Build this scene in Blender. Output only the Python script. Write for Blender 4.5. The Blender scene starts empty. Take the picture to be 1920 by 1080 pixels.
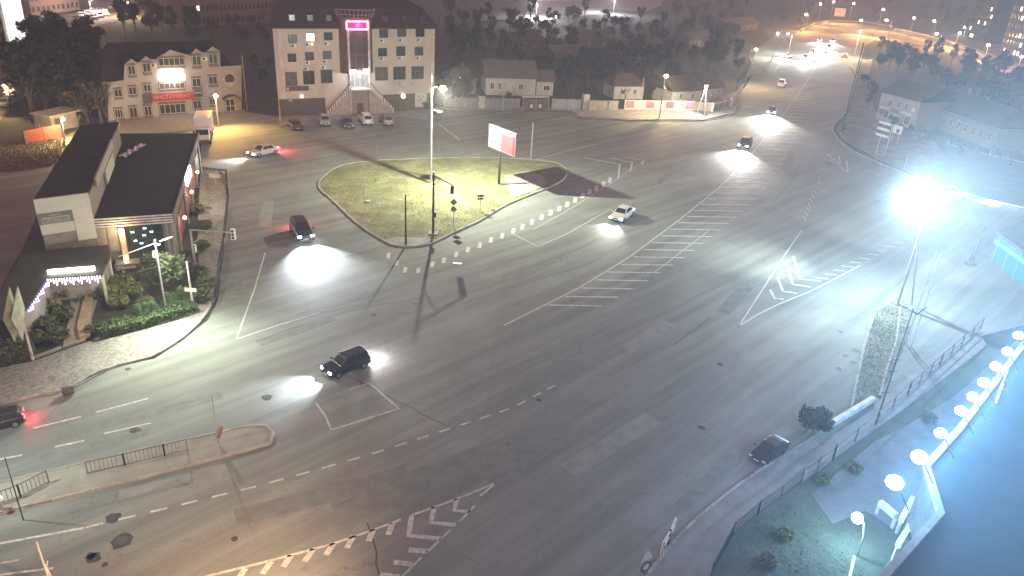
import bpy, bmesh, math, random
from mathutils import Vector, Matrix
from mathutils.geometry import tessellate_polygon
random.seed(7)
S = bpy.context.scene
COL = S.collection
# ------------------------------------------------------------------ camera, sky, exposure
TH, RO, FPX, CAMH = math.radians(25.3), math.radians(3.54), 1375.0, 30.0
fw = Vector((0, math.cos(TH), -math.sin(TH))); r0 = Vector((1, 0, 0)); u0 = Vector((0, math.sin(TH), math.cos(TH)))
CR = math.cos(RO) * r0 + math.sin(RO) * u0
CU = -math.sin(RO) * r0 + math.cos(RO) * u0
CP = Vector((0, 0, CAMH))
cam = bpy.data.cameras.new('camera'); camo = bpy.data.objects.new('camera', cam); COL.objects.link(camo)
m = Matrix((CR, CU, -fw)).transposed().to_4x4(); m.translation = CP
camo.matrix_world = m
cam.sensor_width = 36; cam.lens = 36 * FPX / 1920; cam.clip_start = 0.5; cam.clip_end = 3000
S.camera = camo
S.view_settings.view_transform = 'Standard'; S.view_settings.look = 'None'
S.view_settings.exposure = 0.4; S.view_settings.gamma = 1.0; S.view_settings.use_curve_mapping = False
W = bpy.data.worlds.new('World'); S.world = W; W.use_nodes = True
bg = W.node_tree.nodes['Background']
bg.inputs['Color'].default_value = (1.0, 0.47, 0.44, 1); bg.inputs['Strength'].default_value = 0.27   # night sky lit by the town
S.cycles.use_denoising = True
S.cycles.max_bounces = 4; S.cycles.diffuse_bounces = 2; S.cycles.glossy_bounces = 2
S.cycles.transmission_bounces = 2; S.cycles.transparent_max_bounces = 8; S.cycles.volume_bounces = 0
S.cycles.sample_clamp_indirect = 4.0; S.cycles.caustics_reflective = False; S.cycles.caustics_refractive = False
HAZE = 0.00065

def ray(x, y): return fw * FPX + CR * (x - 960) + CU * (540 - y)
def at(x, y, z=0.0):
    d = ray(x, y); return CP + d * ((z - CAMH) / d.z)
def proj(p):
    d = Vector(p) - CP; k = d.dot(fw)
    return 960 + FPX * d.dot(CR) / k, 540 - FPX * d.dot(CU) / k
def hgt(bx, by, ty, z0=0.0):
    b = at(bx, by, z0); lo, hi = 0.0, 80.0
    for _ in range(40):
        q = (lo + hi) / 2
        if proj(b + Vector((0, 0, q)))[1] > ty: lo = q
        else: hi = q
    return lo

# ------------------------------------------------------------------ materials
_M = {}
def _nt(name):
    mt = bpy.data.materials.new(name); mt.use_nodes = True
    nt = mt.node_tree; return mt, nt, nt.nodes['Principled BSDF']
def M(name, col, rough=0.8, metal=0.0, var=0.25, scale=1.5, bump=0.0, spec=0.4):
    if name in _M: return _M[name]
    mt, nt, b = _nt(name); N, L = nt.nodes, nt.links
    g = N.new('ShaderNodeNewGeometry'); n1 = N.new('ShaderNodeTexNoise'); n1.inputs['Scale'].default_value = scale
    n1.inputs['Detail'].default_value = 5; n1.inputs['Roughness'].default_value = 0.65
    L.new(g.outputs['Position'], n1.inputs['Vector'])
    r = N.new('ShaderNodeValToRGB'); e = r.color_ramp.elements
    e[0].position = 0.3; e[1].position = 0.7
    e[0].color = (*[c * (1 - var) for c in col], 1); e[1].color = (*[min(1, c * (1 + var)) for c in col], 1)
    L.new(n1.outputs['Fac'], r.inputs['Fac']); L.new(r.outputs['Color'], b.inputs['Base Color'])
    b.inputs['Roughness'].default_value = rough; b.inputs['Metallic'].default_value = metal
    b.inputs['Specular IOR Level'].default_value = spec
    if bump:
        bp = N.new('ShaderNodeBump'); bp.inputs['Strength'].default_value = bump; bp.inputs['Distance'].default_value = 0.05
        n2 = N.new('ShaderNodeTexNoise'); n2.inputs['Scale'].default_value = scale * 6; n2.inputs['Detail'].default_value = 3
        L.new(g.outputs['Position'], n2.inputs['Vector']); L.new(n2.outputs['Fac'], bp.inputs['Height']); L.new(bp.outputs['Normal'], b.inputs['Normal'])
    _M[name] = mt; return mt
def EM(name, col, s, base=.6):
    if name in _M: return _M[name]
    mt, nt, b = _nt(name)
    b.inputs['Base Color'].default_value = (*[c * base for c in col], 1)
    b.inputs['Emission Color'].default_value = (*col, 1); b.inputs['Emission Strength'].default_value = s
    _M[name] = mt; return mt
def asphalt():
    mt, nt, b = _nt('asphalt'); N, L = nt.nodes, nt.links
    g = N.new('ShaderNodeNewGeometry')
    def noise(sc, det, mp=None, ro=0.6):
        n = N.new('ShaderNodeTexNoise'); n.inputs['Scale'].default_value = sc; n.inputs['Detail'].default_value = det; n.inputs['Roughness'].default_value = ro
        L.new((mp or g).outputs[0], n.inputs['Vector']); return n
    def mapr(o, a, bb, c, d):
        r = N.new('ShaderNodeMapRange'); L.new(o, r.inputs[0])
        for i, v in enumerate((a, bb, c, d)): r.inputs[i + 1].default_value = v
        return r.outputs[0]
    def mul(a, bb):
        q = N.new('ShaderNodeMath'); q.operation = 'MULTIPLY'; L.new(a, q.inputs[0]); L.new(bb, q.inputs[1]); return q.outputs[0]
    mp = N.new('ShaderNodeMapping'); L.new(g.outputs['Position'], mp.inputs['Vector'])
    mp.vector_type = 'TEXTURE'; mp.inputs['Rotation'].default_value = (0, 0, math.radians(46)); mp.inputs['Scale'].default_value = (26, 1.5, 1)
    v = mul(mapr(noise(0.12, 4).outputs['Fac'], 0.3, 0.7, 0.86, 1.12), mapr(noise(1, 5, mp).outputs['Fac'], 0.3, 0.7, 0.7, 1.24))
    v = mul(v, mapr(noise(6, 4, None, 0.75).outputs['Fac'], 0.25, 0.75, 0.86, 1.12))
    vo = N.new('ShaderNodeTexVoronoi'); vo.feature = 'DISTANCE_TO_EDGE'; vo.inputs['Scale'].default_value = 0.13
    dn = noise(0.6, 4); mx = N.new('ShaderNodeVectorMath'); mx.operation = 'MULTIPLY_ADD'
    L.new(dn.outputs['Color'], mx.inputs[0]); mx.inputs[1].default_value = (2.2, 2.2, 0); L.new(g.outputs['Position'], mx.inputs[2])
    L.new(mx.outputs[0], vo.inputs['Vector'])
    crack = mapr(vo.outputs['Distance'], 0.0, 0.004, 0.0, 1.0)
    mask = mapr(noise(0.07, 2).outputs['Fac'], 0.44, 0.5, 0.0, 1.0)
    mm = N.new('ShaderNodeMath'); mm.operation = 'MAXIMUM'; L.new(crack, mm.inputs[0]); L.new(mask, mm.inputs[1])
    v = mul(v, mapr(mm.outputs[0], 0, 1, 0.62, 1.0))
    vc = N.new('ShaderNodeTexVoronoi'); vc.inputs['Scale'].default_value = 0.045; L.new(g.outputs['Position'], vc.inputs['Vector'])
    sp = N.new('ShaderNodeSeparateColor'); L.new(vc.outputs['Color'], sp.inputs[0])
    v = mul(v, mapr(sp.outputs[0], 0, 1, 0.9, 1.06))
    cc = N.new('ShaderNodeCombineColor')
    for i, k in enumerate((0.205, 0.222, 0.206)):
        q = N.new('ShaderNodeMath'); q.operation = 'MULTIPLY'; L.new(v, q.inputs[0]); q.inputs[1].default_value = k; L.new(q.outputs[0], cc.inputs[i])
    L.new(cc.outputs[0], b.inputs['Base Color']); b.inputs['Roughness'].default_value = 0.78; b.inputs['Specular IOR Level'].default_value = 0.35
    bp = N.new('ShaderNodeBump'); bp.inputs['Strength'].default_value = 0.25; bp.inputs['Distance'].default_value = 0.02
    L.new(noise(40, 2).outputs['Fac'], bp.inputs['Height']); L.new(bp.outputs['Normal'], b.inputs['Normal'])
    return mt
def grassmat(name, c1, c2, c3):
    mt, nt, b = _nt(name); N, L = nt.nodes, nt.links
    g = N.new('ShaderNodeNewGeometry')
    n = N.new('ShaderNodeTexNoise'); n.inputs['Scale'].default_value = 0.35; n.inputs['Detail'].default_value = 7; n.inputs['Roughness'].default_value = 0.72
    L.new(g.outputs['Position'], n.inputs['Vector'])
    r = N.new('ShaderNodeValToRGB'); e = r.color_ramp.elements
    e[0].position = 0.36; e[0].color = (*c1, 1); e[1].position = 0.62; e[1].color = (*c3, 1)
    k = e.new(0.5); k.color = (*c2, 1)
    L.new(n.outputs['Fac'], r.inputs['Fac']); L.new(r.outputs['Color'], b.inputs['Base Color']); b.inputs['Roughness'].default_value = 0.95
    bp = N.new('ShaderNodeBump'); bp.inputs['Strength'].default_value = 0.8; bp.inputs['Distance'].default_value = 0.12
    n2 = N.new('ShaderNodeTexNoise'); n2.inputs['Scale'].default_value = 3; n2.inputs['Detail'].default_value = 5
    L.new(g.outputs['Position'], n2.inputs['Vector']); L.new(n2.outputs['Fac'], bp.inputs['Height']); L.new(bp.outputs['Normal'], b.inputs['Normal'])
    return mt
def pavermat():
    mt, nt, b = _nt('pavers'); N, L = nt.nodes, nt.links
    g = N.new('ShaderNodeNewGeometry'); v = N.new('ShaderNodeTexVoronoi'); v.inputs['Scale'].default_value = 5.5
    L.new(g.outputs['Position'], v.inputs['Vector'])
    sp = N.new('ShaderNodeSeparateColor'); L.new(v.outputs['Color'], sp.inputs[0])
    r = N.new('ShaderNodeValToRGB'); e = r.color_ramp.elements
    e[0].color = (.22, .215, .195, 1); e[1].color = (.42, .41, .37, 1); L.new(sp.outputs[0], r.inputs['Fac'])
    n = N.new('ShaderNodeTexNoise'); n.inputs['Scale'].default_value = 0.4; n.inputs['Detail'].default_value = 5; L.new(g.outputs['Position'], n.inputs['Vector'])
    mx = N.new('ShaderNodeMix'); mx.data_type = 'RGBA'; mx.blend_type = 'MULTIPLY'; mx.inputs[0].default_value = 0.45
    L.new(r.outputs['Color'], mx.inputs[6]); L.new(n.outputs['Fac'], mx.inputs[7]); L.new(mx.outputs[2], b.inputs['Base Color'])
    b.inputs['Roughness'].default_value = 0.85
    return mt
ASPH = asphalt(); PAVER = pavermat()
SOIL = grassmat('soil', (.025, .022, .016), (.036, .032, .022), (.055, .047, .032))
LAWN = grassmat('lawn', (.12, .11, .06), (.15, .16, .07), (.24, .22, .13))
VERGE = grassmat('verge', (.12, .13, .09), (.16, .165, .12), (.23, .23, .18))
PAINT = M('road_paint', (.50, .51, .48), .75, var=.42, scale=3.5); FAINT = M('worn_road_paint', (.21, .21, .2), .75, var=.45, scale=3)
KERB = M('kerb_concrete', (.30, .29, .27), .85, var=.3, scale=2)
CONC = M('concrete', (.27, .265, .25), .85, var=.25, scale=.8)
TARF = M('tar', (.045, .044, .042), .7, var=.4, scale=2)
STEEL = M('galvanised_steel', (.42, .42, .41), .45, .6, var=.2)
DSTEEL = M('dark_steel', (.05, .05, .05), .5, .4)
WHITEP = M('white_enamel', (.75, .75, .73), .45, var=.1)
GLASS = M('dark_glass', (.02, .023, .026), .08, var=.2, spec=.6)
GLASS2 = M('office_glass', (.045, .037, .034), .15, var=.5, scale=.7, spec=.6)
RUBBER = M('rubber', (.02, .02, .02), .8)
RIM = M('wheel_rim', (.35, .35, .36), .35, .8)
BARK = M('bark', (.09, .07, .05), .95, var=.4, scale=4)
LEAFS = M('shrub_foliage', (.11, .125, .05), .9, var=.5, scale=.9); LEAFD = M('dark_foliage', (.05, .045, .03), .9, var=.5, scale=.9)
LEAFB = M('brown_foliage', (.085, .058, .038), .9, var=.5, scale=.9)
LEAFG = M('green_foliage', (.085, .14, .05), .85, var=.45, scale=1.6)
LEAFY = M('yellow_green_foliage', (.17, .17, .055), .85, var=.45, scale=1.6)
LAMPW = EM('lamp_warm', (1, .82, .5), 30); LAMPC = EM('lamp_cool', (.8, .93, 1), 40); LAMPN = EM('lamp_neutral', (1, .97, .82), 35)
HEADL = EM('headlight_lit', (.9, .95, 1), 40); TAILL = EM('taillight_lit', (1, .03, .08), 12)

# ------------------------------------------------------------------ mesh helpers
class MB:
    def __init__(self): self.v = []; self.f = []
    def add(self, vs, fs):
        o = len(self.v); self.v += [tuple(p) for p in vs]; self.f += [tuple(i + o for i in q) for q in fs]; return self
    def hexa(self, p):
        return self.add(p, [(0, 3, 2, 1), (4, 5, 6, 7), (0, 1, 5, 4), (1, 2, 6, 5), (2, 3, 7, 6), (3, 0, 4, 7)])
    def box(self, x0, y0, z0, x1, y1, z1):
        return self.hexa([(x0, y0, z0), (x1, y0, z0), (x1, y1, z0), (x0, y1, z0), (x0, y0, z1), (x1, y0, z1), (x1, y1, z1), (x0, y1, z1)])
    def cbox(self, c, s): return self.box(*[c[i] - s[i] / 2 for i in range(3)], *[c[i] + s[i] / 2 for i in range(3)])
    def bar(self, a, b, w, h, up=(0, 0, 1)):
        a, b = Vector(a), Vector(b); d = (b - a).normalized(); s = d.cross(Vector(up))
        if s.length < 1e-4: s = d.cross(Vector((1, 0, 0)))
        s = s.normalized() * w / 2; t = s.cross(d).normalized() * h / 2
        return self.hexa([a - s - t, a + s - t, b + s - t, b - s - t, a - s + t, a + s + t, b + s + t, b - s + t])
    def tube(self, a, b, ra, rb=None, n=8):
        rb = ra if rb is None else rb; a, b = Vector(a), Vector(b); d = (b - a).normalized()
        s = d.cross(Vector((0, 0, 1)))
        if s.length < 1e-3: s = Vector((1, 0, 0))
        s.normalize(); t = d.cross(s)
        vs = [c + (s * math.cos(2 * math.pi * i / n) + t * math.sin(2 * math.pi * i / n)) * r for c, r in ((a, ra), (b, rb)) for i in range(n)]
        return self.add(vs, [(i, (i + 1) % n, n + (i + 1) % n, n + i) for i in range(n)] + [tuple(range(n))[::-1], tuple(range(n, 2 * n))])
    def path(self, pts, r, n=6):
        for a, b in zip(pts, pts[1:]): self.tube(a, b, r, r, n)
        return self
    def ball(self, c, r, n=12, k=8, sz=1.0):
        c = Vector(c); vs = [c + Vector((0, 0, r * sz))]
        for j in range(1, k):
            ph = math.pi * j / k
            vs += [c + Vector((r * math.sin(ph) * math.cos(2 * math.pi * i / n), r * math.sin(ph) * math.sin(2 * math.pi * i / n), r * sz * math.cos(ph))) for i in range(n)]
        vs.append(c - Vector((0, 0, r * sz))); e = len(vs) - 1
        fs = [(0, 1 + i, 1 + (i + 1) % n) for i in range(n)] + [(e, e - n + (i + 1) % n, e - n + i) for i in range(n)]
        for j in range(k - 2): fs += [(1 + j * n + i, 1 + (j + 1) * n + i, 1 + (j + 1) * n + (i + 1) % n, 1 + j * n + (i + 1) % n) for i in range(n)]
        return self.add(vs, fs)
    def prism(self, poly, z0, z1):
        n = len(poly); a = sum(poly[i][0] * poly[(i + 1) % n][1] - poly[(i + 1) % n][0] * poly[i][1] for i in range(n))
        if a < 0: poly = poly[::-1]
        tri = tessellate_polygon([[Vector((p[0], p[1], 0)) for p in poly]])
        tri = [t if (poly[t[1]][0] - poly[t[0]][0]) * (poly[t[2]][1] - poly[t[0]][1]) - (poly[t[1]][1] - poly[t[0]][1]) * (poly[t[2]][0] - poly[t[0]][0]) > 0 else t[::-1] for t in tri]
        vs = [(p[0], p[1], z0) for p in poly] + [(p[0], p[1], z1) for p in poly]
        return self.add(vs, [tuple(n + i for i in t) for t in tri] + [t[::-1] for t in tri] + [(i, (i + 1) % n, n + (i + 1) % n, n + i) for i in range(n)])
    def sheet(self, poly, z):
        n = len(poly); tri = tessellate_polygon([[Vector((p[0], p[1], 0)) for p in poly]])
        tri = [t if (poly[t[1]][0] - poly[t[0]][0]) * (poly[t[2]][1] - poly[t[0]][1]) - (poly[t[1]][1] - poly[t[0]][1]) * (poly[t[2]][0] - poly[t[0]][0]) > 0 else t[::-1] for t in tri]
        return self.add([(p[0], p[1], z) for p in poly], tri)
    def strip(self, pts, w, z0, z1):
        "a band w wide along a ground polyline from z0 to z1"
        P = [Vector((p[0], p[1])) for p in pts]; n = len(P); L, R = [], []
        for i in range(n):
            d = (P[min(i + 1, n - 1)] - P[max(i - 1, 0)]).normalized(); s = Vector((-d.y, d.x)) * w / 2
            L.append(P[i] + s); R.append(P[i] - s)
        if (P[0] - P[-1]).length < 0.05:
            d = (P[1] - P[-2]).normalized(); s = Vector((-d.y, d.x)) * w / 2
            L[0] = L[-1] = P[0] + s; R[0] = R[-1] = P[0] - s
        vs = []
        for a, b in zip(L, R): vs += [(b.x, b.y, z0), (a.x, a.y, z0), (a.x, a.y, z1), (b.x, b.y, z1)]
        fs = []
        for i in range(n - 1):
            o, q = 4 * i, 4 * i + 4
            fs += [(o + 3, q + 3, q + 2, o + 2), (o, o + 1, q + 1, q), (o + 1, o + 2, q + 2, q + 1), (o, q, q + 3, o + 3)]
        fs += [(0, 3, 2, 1), (4 * n - 4, 4 * n - 3, 4 * n - 2, 4 * n - 1)]
        return self.add(vs, fs)
    def mesh(self, name, mat, smooth=False):
        me = bpy.data.meshes.new(name); me.from_pydata(self.v, [], self.f); me.update()
        for q in (mat if isinstance(mat, (list, tuple)) else [mat]): me.materials.append(q)
        if smooth: me.polygons.foreach_set('use_smooth', [True] * len(me.polygons))
        return me
    def obj(self, name, mat, parent=None, smooth=False, kind=None, bevel=0):
        o = bpy.data.objects.new(name, self.mesh(name, mat, smooth)); COL.objects.link(o)
        if parent: o.parent = parent
        if kind: o['kind'] = kind
        if bevel:
            b = o.modifiers.new('bevel', 'BEVEL'); b.width = bevel; b.segments = 2; b.limit_method = 'ANGLE'; b.angle_limit = math.radians(25)
        return o
def kerb_run(pts, parent, w=.2, z1=.16, mat=None, step=1.1, z0=0.0):
    "kerb laid from separate stones along a ground line"
    P = [Vector(p[:2]) for p in pts]; acc = [0.0]
    for a, b in zip(P, P[1:]): acc.append(acc[-1] + (b - a).length)
    def pt(s):
        for i in range(len(P) - 1):
            if s <= acc[i + 1] or i == len(P) - 2: return P[i].lerp(P[i + 1], min(1, max(0, (s - acc[i]) / max(1e-6, acc[i + 1] - acc[i]))))
    n = max(1, round(acc[-1] / step)); ms = [M('kerb_stone_%d' % i, c, .85, var=.25, scale=2.5) for i, c in enumerate(((.30, .29, .27), (.26, .255, .24), (.34, .33, .30)))]
    for i in range(n):
        a, b = pt(acc[-1] * i / n + .015), pt(acc[-1] * (i + 1) / n - .015)
        if (b - a).length < .05: continue
        d = (b - a).normalized(); s = Vector((-d.y, d.x)) * w / 2; j = random.uniform(-.012, .012); h = z1 + random.uniform(-.012, .012); s2 = s * .82
        q = [a - s, b - s, b + s, a + s]; t_ = [a - s2, b - s2, b + s2, a + s2]
        MB().hexa([(p.x - d.y * j, p.y + d.x * j, z0) for p in q] + [(p.x - d.y * j, p.y + d.x * j, h) for p in t_]).obj('kerb_stone', mat or ms[random.randrange(3)], parent)
def tag(o, label, cat, group=None):
    o['label'] = label; o['category'] = cat
    if group: o['group'] = group
    return o
def thing(name, label, cat, loc=(0, 0, 0), rz=0.0, group=None):
    o = bpy.data.objects.new(name, None); COL.objects.link(o); o.empty_display_size = .3
    o.location = loc; o.rotation_euler = (0, 0, rz); return tag(o, label, cat, group)
def clone(root, loc, rz=0.0, sc=1.0, label=None, group=None):
    r = root.copy(); COL.objects.link(r); r.location = loc; r.rotation_euler = (0, 0, rz); r.scale = (sc,) * 3 if not isinstance(sc, tuple) else sc
    if label: r['label'] = label
    if group: r['group'] = group
    for ch in list(root.children):
        c = ch.copy(); COL.objects.link(c); c.parent = r
        for g in list(ch.children):
            d = g.copy(); COL.objects.link(d); d.parent = c
    return r
def bulb(parent, loc, power, col, kind='POINT', rad=.12, aim=None, cone=150, blend=.6, name='light'):
    l = bpy.data.lights.new(name, kind); l.energy = power; l.color = col; l.shadow_soft_size = rad
    if kind == 'SPOT': l.spot_size = math.radians(cone); l.spot_blend = blend
    o = bpy.data.objects.new(name, l); COL.objects.link(o); o.parent = parent; o.location = loc
    if aim is not None: o.rotation_euler = Vector(aim).to_track_quat('-Z', 'Y').to_euler()
    return o
def text(s, size, depth=.02):
    c = bpy.data.curves.new('txt', 'FONT'); c.body = s; c.size = size; c.extrude = depth; c.align_x = 'CENTER'; c.align_y = 'CENTER'; c.resolution_u = 2
    o = bpy.data.objects.new('txt', c); COL.objects.link(o)
    dg = bpy.context.evaluated_depsgraph_get(); me = bpy.data.meshes.new_from_object(o.evaluated_get(dg))
    bpy.data.objects.remove(o); me.materials.clear(); return me
def pxs(l, z=0.0): return [tuple(at(x, y, z)[:2]) for x, y in l]
def dens(pts, step=1.0):
    out = []
    for a, b in zip(pts, pts[1:]):
        a, b = Vector(a), Vector(b); k = max(1, int((b - a).length / step))
        out += [tuple(a.lerp(b, i / k)) for i in range(k)]
    return out + [tuple(pts[-1])]
def smooth(pts, closed=False, k=6):
    "Catmull-Rom through ground points"
    P = [Vector(p) for p in pts]; n = len(P); out = []
    for i in range(n if closed else n - 1):
        g = (lambda j: P[j % n]) if closed else (lambda j: P[max(0, min(n - 1, j))])
        a, b, c, d = g(i - 1), g(i), g(i + 1), g(i + 2)
        for t in range(k):
            t /= k
            out.append(tuple(0.5 * ((2 * b) + (c - a) * t + (2 * a - 5 * b + 4 * c - d) * t * t + (3 * b - a - 3 * c + d) * t ** 3)))
    if not closed: out.append(tuple(P[-1]))
    return out
# ------------------------------------------------------------------ the setting: ground, road, pavements, islands
MB().sheet([(-600, -80), (800, -80), (800, 1000), (-600, 1000)], -0.04).obj('ground', SOIL, kind='structure')
RP = [(-300, 1500), (-420, 900), (-250, 830), (0, 765), (60, 745), (120, 735), (180, 702), (232, 685), (290, 672), (340, 640), (390, 600), (408, 565), (415, 500), (425, 440),
      (432, 370), (428, 318), (372, 312), (378, 272), (372, 262), (230, 262), (232, 232), (460, 209), (520, 219), (806, 207), (830, 208), (990, 207), (1075, 211), (1085, 222), (1180, 228), (1320, 228), (1375, 216), (1394, 190), (1396, 165),
      (1405, 150), (1424, 112), (1470, 75), (1512, 50), (1545, 42), (1600, 43), (1700, 56), (1800, 80), (1935, 128), (1935, 175), (1840, 125), (1760, 92), (1700, 80), (1640, 76), (1622, 86), (1614, 110), (1602, 165), (1588, 205),
      (1562, 238), (1566, 256), (1590, 280), (1640, 306), (1700, 330), (1770, 356), (1850, 376), (1935, 396), (2300, 520), (2300, 800), (1960, 600), (1800, 640), (1700, 700), (1640, 752), (1560, 800), (1480, 850), (1400, 900), (1310, 972), (1262, 1020), (1230, 1060), (1180, 1130), (1050, 1500)]
road = MB().sheet(pxs(RP), 0.0).obj('road', ASPH, kind='structure')
def mark(name, pts, w, dash=None, gap=0.0, z=.005, mt=None):
    "painted line along pixel points, solid or dashed, each dash an object laid on the road"
    P = dens(pxs(pts), .5)
    if not dash: MB().strip(P, w, .001, z).obj(name, mt or PAINT, road); return
    seg, cur, d, on = [], [P[0]], 0.0, True
    for a, b in zip(P, P[1:]):
        a, b = Vector(a), Vector(b); ln = (b - a).length; t = 0.0
        while ln - t > (dash if on else gap) - d:
            t += (dash if on else gap) - d; q = tuple(a.lerp(b, t / ln)); d = 0.0
            if on: seg.append(cur + [q])
            on = not on; cur = [q]
        d += ln - t
        if on: cur.append(tuple(b))
    for s in seg:
        if len(s) > 1 and (Vector(s[0]) - Vector(s[-1])).length > .1: MB().strip(s, w, .001, z).obj(name, mt or PAINT, road)
def quadmark(name, pts, z=.006):
    MB().prism(pxs(pts), .001, z).obj(name, PAINT, road)
for s in (((0, 861), (42, 853)), ((103, 838), (158, 826)), ((195, 813), (283, 793)), ((62, 803), (152, 781)), ((180, 773), (278, 747)), ((0, 1056), (35, 1050))):
    mark('lane_dash', s, .14)
mark('lane_line', [(-60, 1032), (0, 1019), (157, 990)], .17)
mark('lane_dash', [(160, 989), (320, 951), (480, 912), (590, 882), (700, 850), (830, 808), (960, 765), (1060, 712)], .16, .85, .75)
mark('lane_dash', [(1070, 706), (1180, 640), (1240, 595), (1290, 548)], .12, 1.2, 1.4, mt=FAINT)
mark('lane_dash', [(200, 1046), (330, 1018), (480, 982), (570, 960), (662, 930)], .15, .85, .85, mt=FAINT)
mark('lane_line', [(-60, 1088), (0, 1078), (100, 1065)], .15)
mark('island_line', [(385, 1081), (480, 1058), (560, 1037), (620, 1021), (690, 997), (752, 974)], .16)
mark('island_line', [(772, 966), (850, 938), (890, 922), (926, 907)], .16)
mark('island_line', [(926, 909), (900, 930)], .14); mark('island_line', [(890, 948), (862, 978)], .14); mark('island_line', [(845, 993), (800, 1036)], .14); mark('island_line', [(790, 1045), (755, 1080), (720, 1120)], .14)
for a, b in (((508, 1053), (492, 1076)), ((546, 1041), (531, 1063)), ((588, 1029), (571, 1053)), ((626, 1018), (611, 1041)), ((663, 1004), (650, 1028)), ((700, 992), (691, 1015)), ((736, 981), (728, 1003)), ((460, 1066), (445, 1088))):
    mark('hatch_bar', (a, b), .32)
for a, b in (((766, 1031), (802, 1034)), ((738, 1054), (773, 1058)), ((712, 1078), (748, 1082))): mark('hatch_bar', (a, b), .34)
for c in (((772, 967), (766, 1004), (826, 1010)), ((814, 951), (808, 980), (854, 984)), ((857, 935), (852, 957), (882, 959))):
    mark('chevron', c, .30)
mark('stop_box', [(655, 731), (692, 718), (748, 766), (621, 806), (610, 780), (592, 755)], .12)
mark('lane_line', [(497, 474), (478, 540), (443, 636), (520, 610), (600, 586)], .13); mark('lane_line', [(500, 476), (545, 545), (580, 588)], .07, mt=FAINT)
mark('lane_line', [(600, 586), (680, 571)], .08, mt=FAINT)
for x, y in ((728, 479), (743, 493), (759, 506), (784, 507), (810, 496), (832, 488), (855, 477), (877, 468), (899, 460), (920, 450), (941, 442), (962, 433), (979, 425), (997, 416), (1015, 407), (1032, 399), (1048, 391), (1063, 383), (1078, 375), (1092, 367), (1105, 360), (1118, 353), (1131, 345), (1143, 338)):
    quadmark('square_dash', [(x - 4, y + 5), (x - 2, y - 5), (x + 5, y - 5), (x + 3, y + 5)])
mark('lane_line', [(695, 455), (725, 478), (765, 508)], .06, mt=FAINT)
mark('lane_line', [(1000, 418 + 12), (1060, 397), (1150, 341), (1180, 320), (1212, 298)], .09)
mark('lane_line', [(962, 438), (1008, 462), (1060, 440), (1145, 392)], .12)
for c in (((1097, 296), (1162, 308), (1159, 335)), ((1147, 296), (1186, 305), (1181, 322)), ((1175, 295), (1207, 301), (1203, 309))): mark('chevron', c, .28)
HL = [(945, 610), (1085, 540), (1180, 482), (1270, 415), (1345, 355), (1400, 300), (1440, 252), (1470, 213), (1495, 180), (1530, 125), (1582, 62)]
mark('centre_line', HL, .17)
def hx(y):
    for (a, b), (c, d) in zip(HL, HL[1:]):
        if d <= y <= b: return a + (c - a) * (y - b) / (d - b)
    return HL[-1][0]
y = 572.0
while y > 172:
    k = (y - 172) / 400; x0 = hx(y) + 4 + 3 * k
    mark('hatch_bar', [(x0, y), (x0 + 22 + 62 * min(1, k * 1.9) + 16 * k, y + 1.5)], (.22 if y > 420 else .30) if y > 300 else .42); y -= 4.6 + 11.6 * k
mark('island_line', [(1225, 512), (1262, 484), (1330, 432)], .10); mark('lane_dash', [(1060, 630), (1140, 577), (1220, 517)], .10, 1.6, 2.4, mt=FAINT)
mark('lane_dash', [(1330, 432), (1390, 385), (1440, 330)], .08, 2, 3, mt=FAINT)
mark('island_line', [(1385, 612), (1412, 570), (1440, 527), (1470, 480), (1503, 432)], .13); mark('lane_dash', [(1503, 432), (1530, 352), (1551, 283)], .12, 1.5, .9, mt=FAINT)
mark('island_line', [(1385, 612), (1420, 590), (1456, 572), (1520, 546), (1580, 515), (1612, 498)], .15)
mark('lane_dash', [(1612, 498), (1660, 474), (1700, 455)], .10, 1.2, 1.0, mt=FAINT); mark('lane_line', [(1722, 436), (1760, 424), (1796, 408)], .12)
for i in range(12):
    t = i / 11; x = 1530 + 178 * t; y = 521 - 82 * t
    mark('comb_bar', [(x, y), (x + 24 - 8 * t, y + 2)], .16)
for i in range(15):
    t = i / 14; x = 1506 + 44 * t; y = 405 - 116 * t
    mark('comb_bar', [(x, y), (x + 5, y + 9 - 4 * t)], .12)
for c in (((1474, 495), (1486, 533), (1520, 538)), ((1487, 480), (1500, 523), (1538, 527)), ((1444, 543), (1452, 559), (1470, 561)), ((1458, 520), (1468, 546), (1495, 550))): mark('chevron', c, .26)
for c in (((1556, 300), (1590, 323), (1587, 301)), ((1551, 289), (1575, 308), (1573, 293))): mark('chevron', c, .24)
mark('lane_dash', [(1602, 309), (1632, 322), (1664, 336)], .2, 1.3, 1.2)
mark('lane_dash', [(483, 683), (560, 652), (690, 604), (815, 572)], .10, .9, 1.1, mt=FAINT)
mark('lane_dash', [(478, 692), (400, 715), (320, 738)], .10, 1.0, 1.6, mt=FAINT)
mark('lane_dash', [(757, 763), (830, 735), (900, 708)], .11, .9, 1.0, mt=FAINT); mark('lane_dash', [(700, 712), (760, 690), (860, 660)], .09, .8, 1.2, mt=FAINT)
mark('lane_dash', [(755, 675), (820, 712), (870, 740)], .09, .6, .9, mt=FAINT); mark('lane_dash', [(720, 760), (790, 795), (822, 810)], .09, .6, 1.1, mt=FAINT)
mark('lane_line', [(1480, 170), (1450, 150 - 15), (1478, 100)], .12)
mark('lane_line', [(822, 232), (862, 262)], .2)
mark('edge_line', [(1000, 300), (1060, 284), (1120, 270)], .12)
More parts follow.
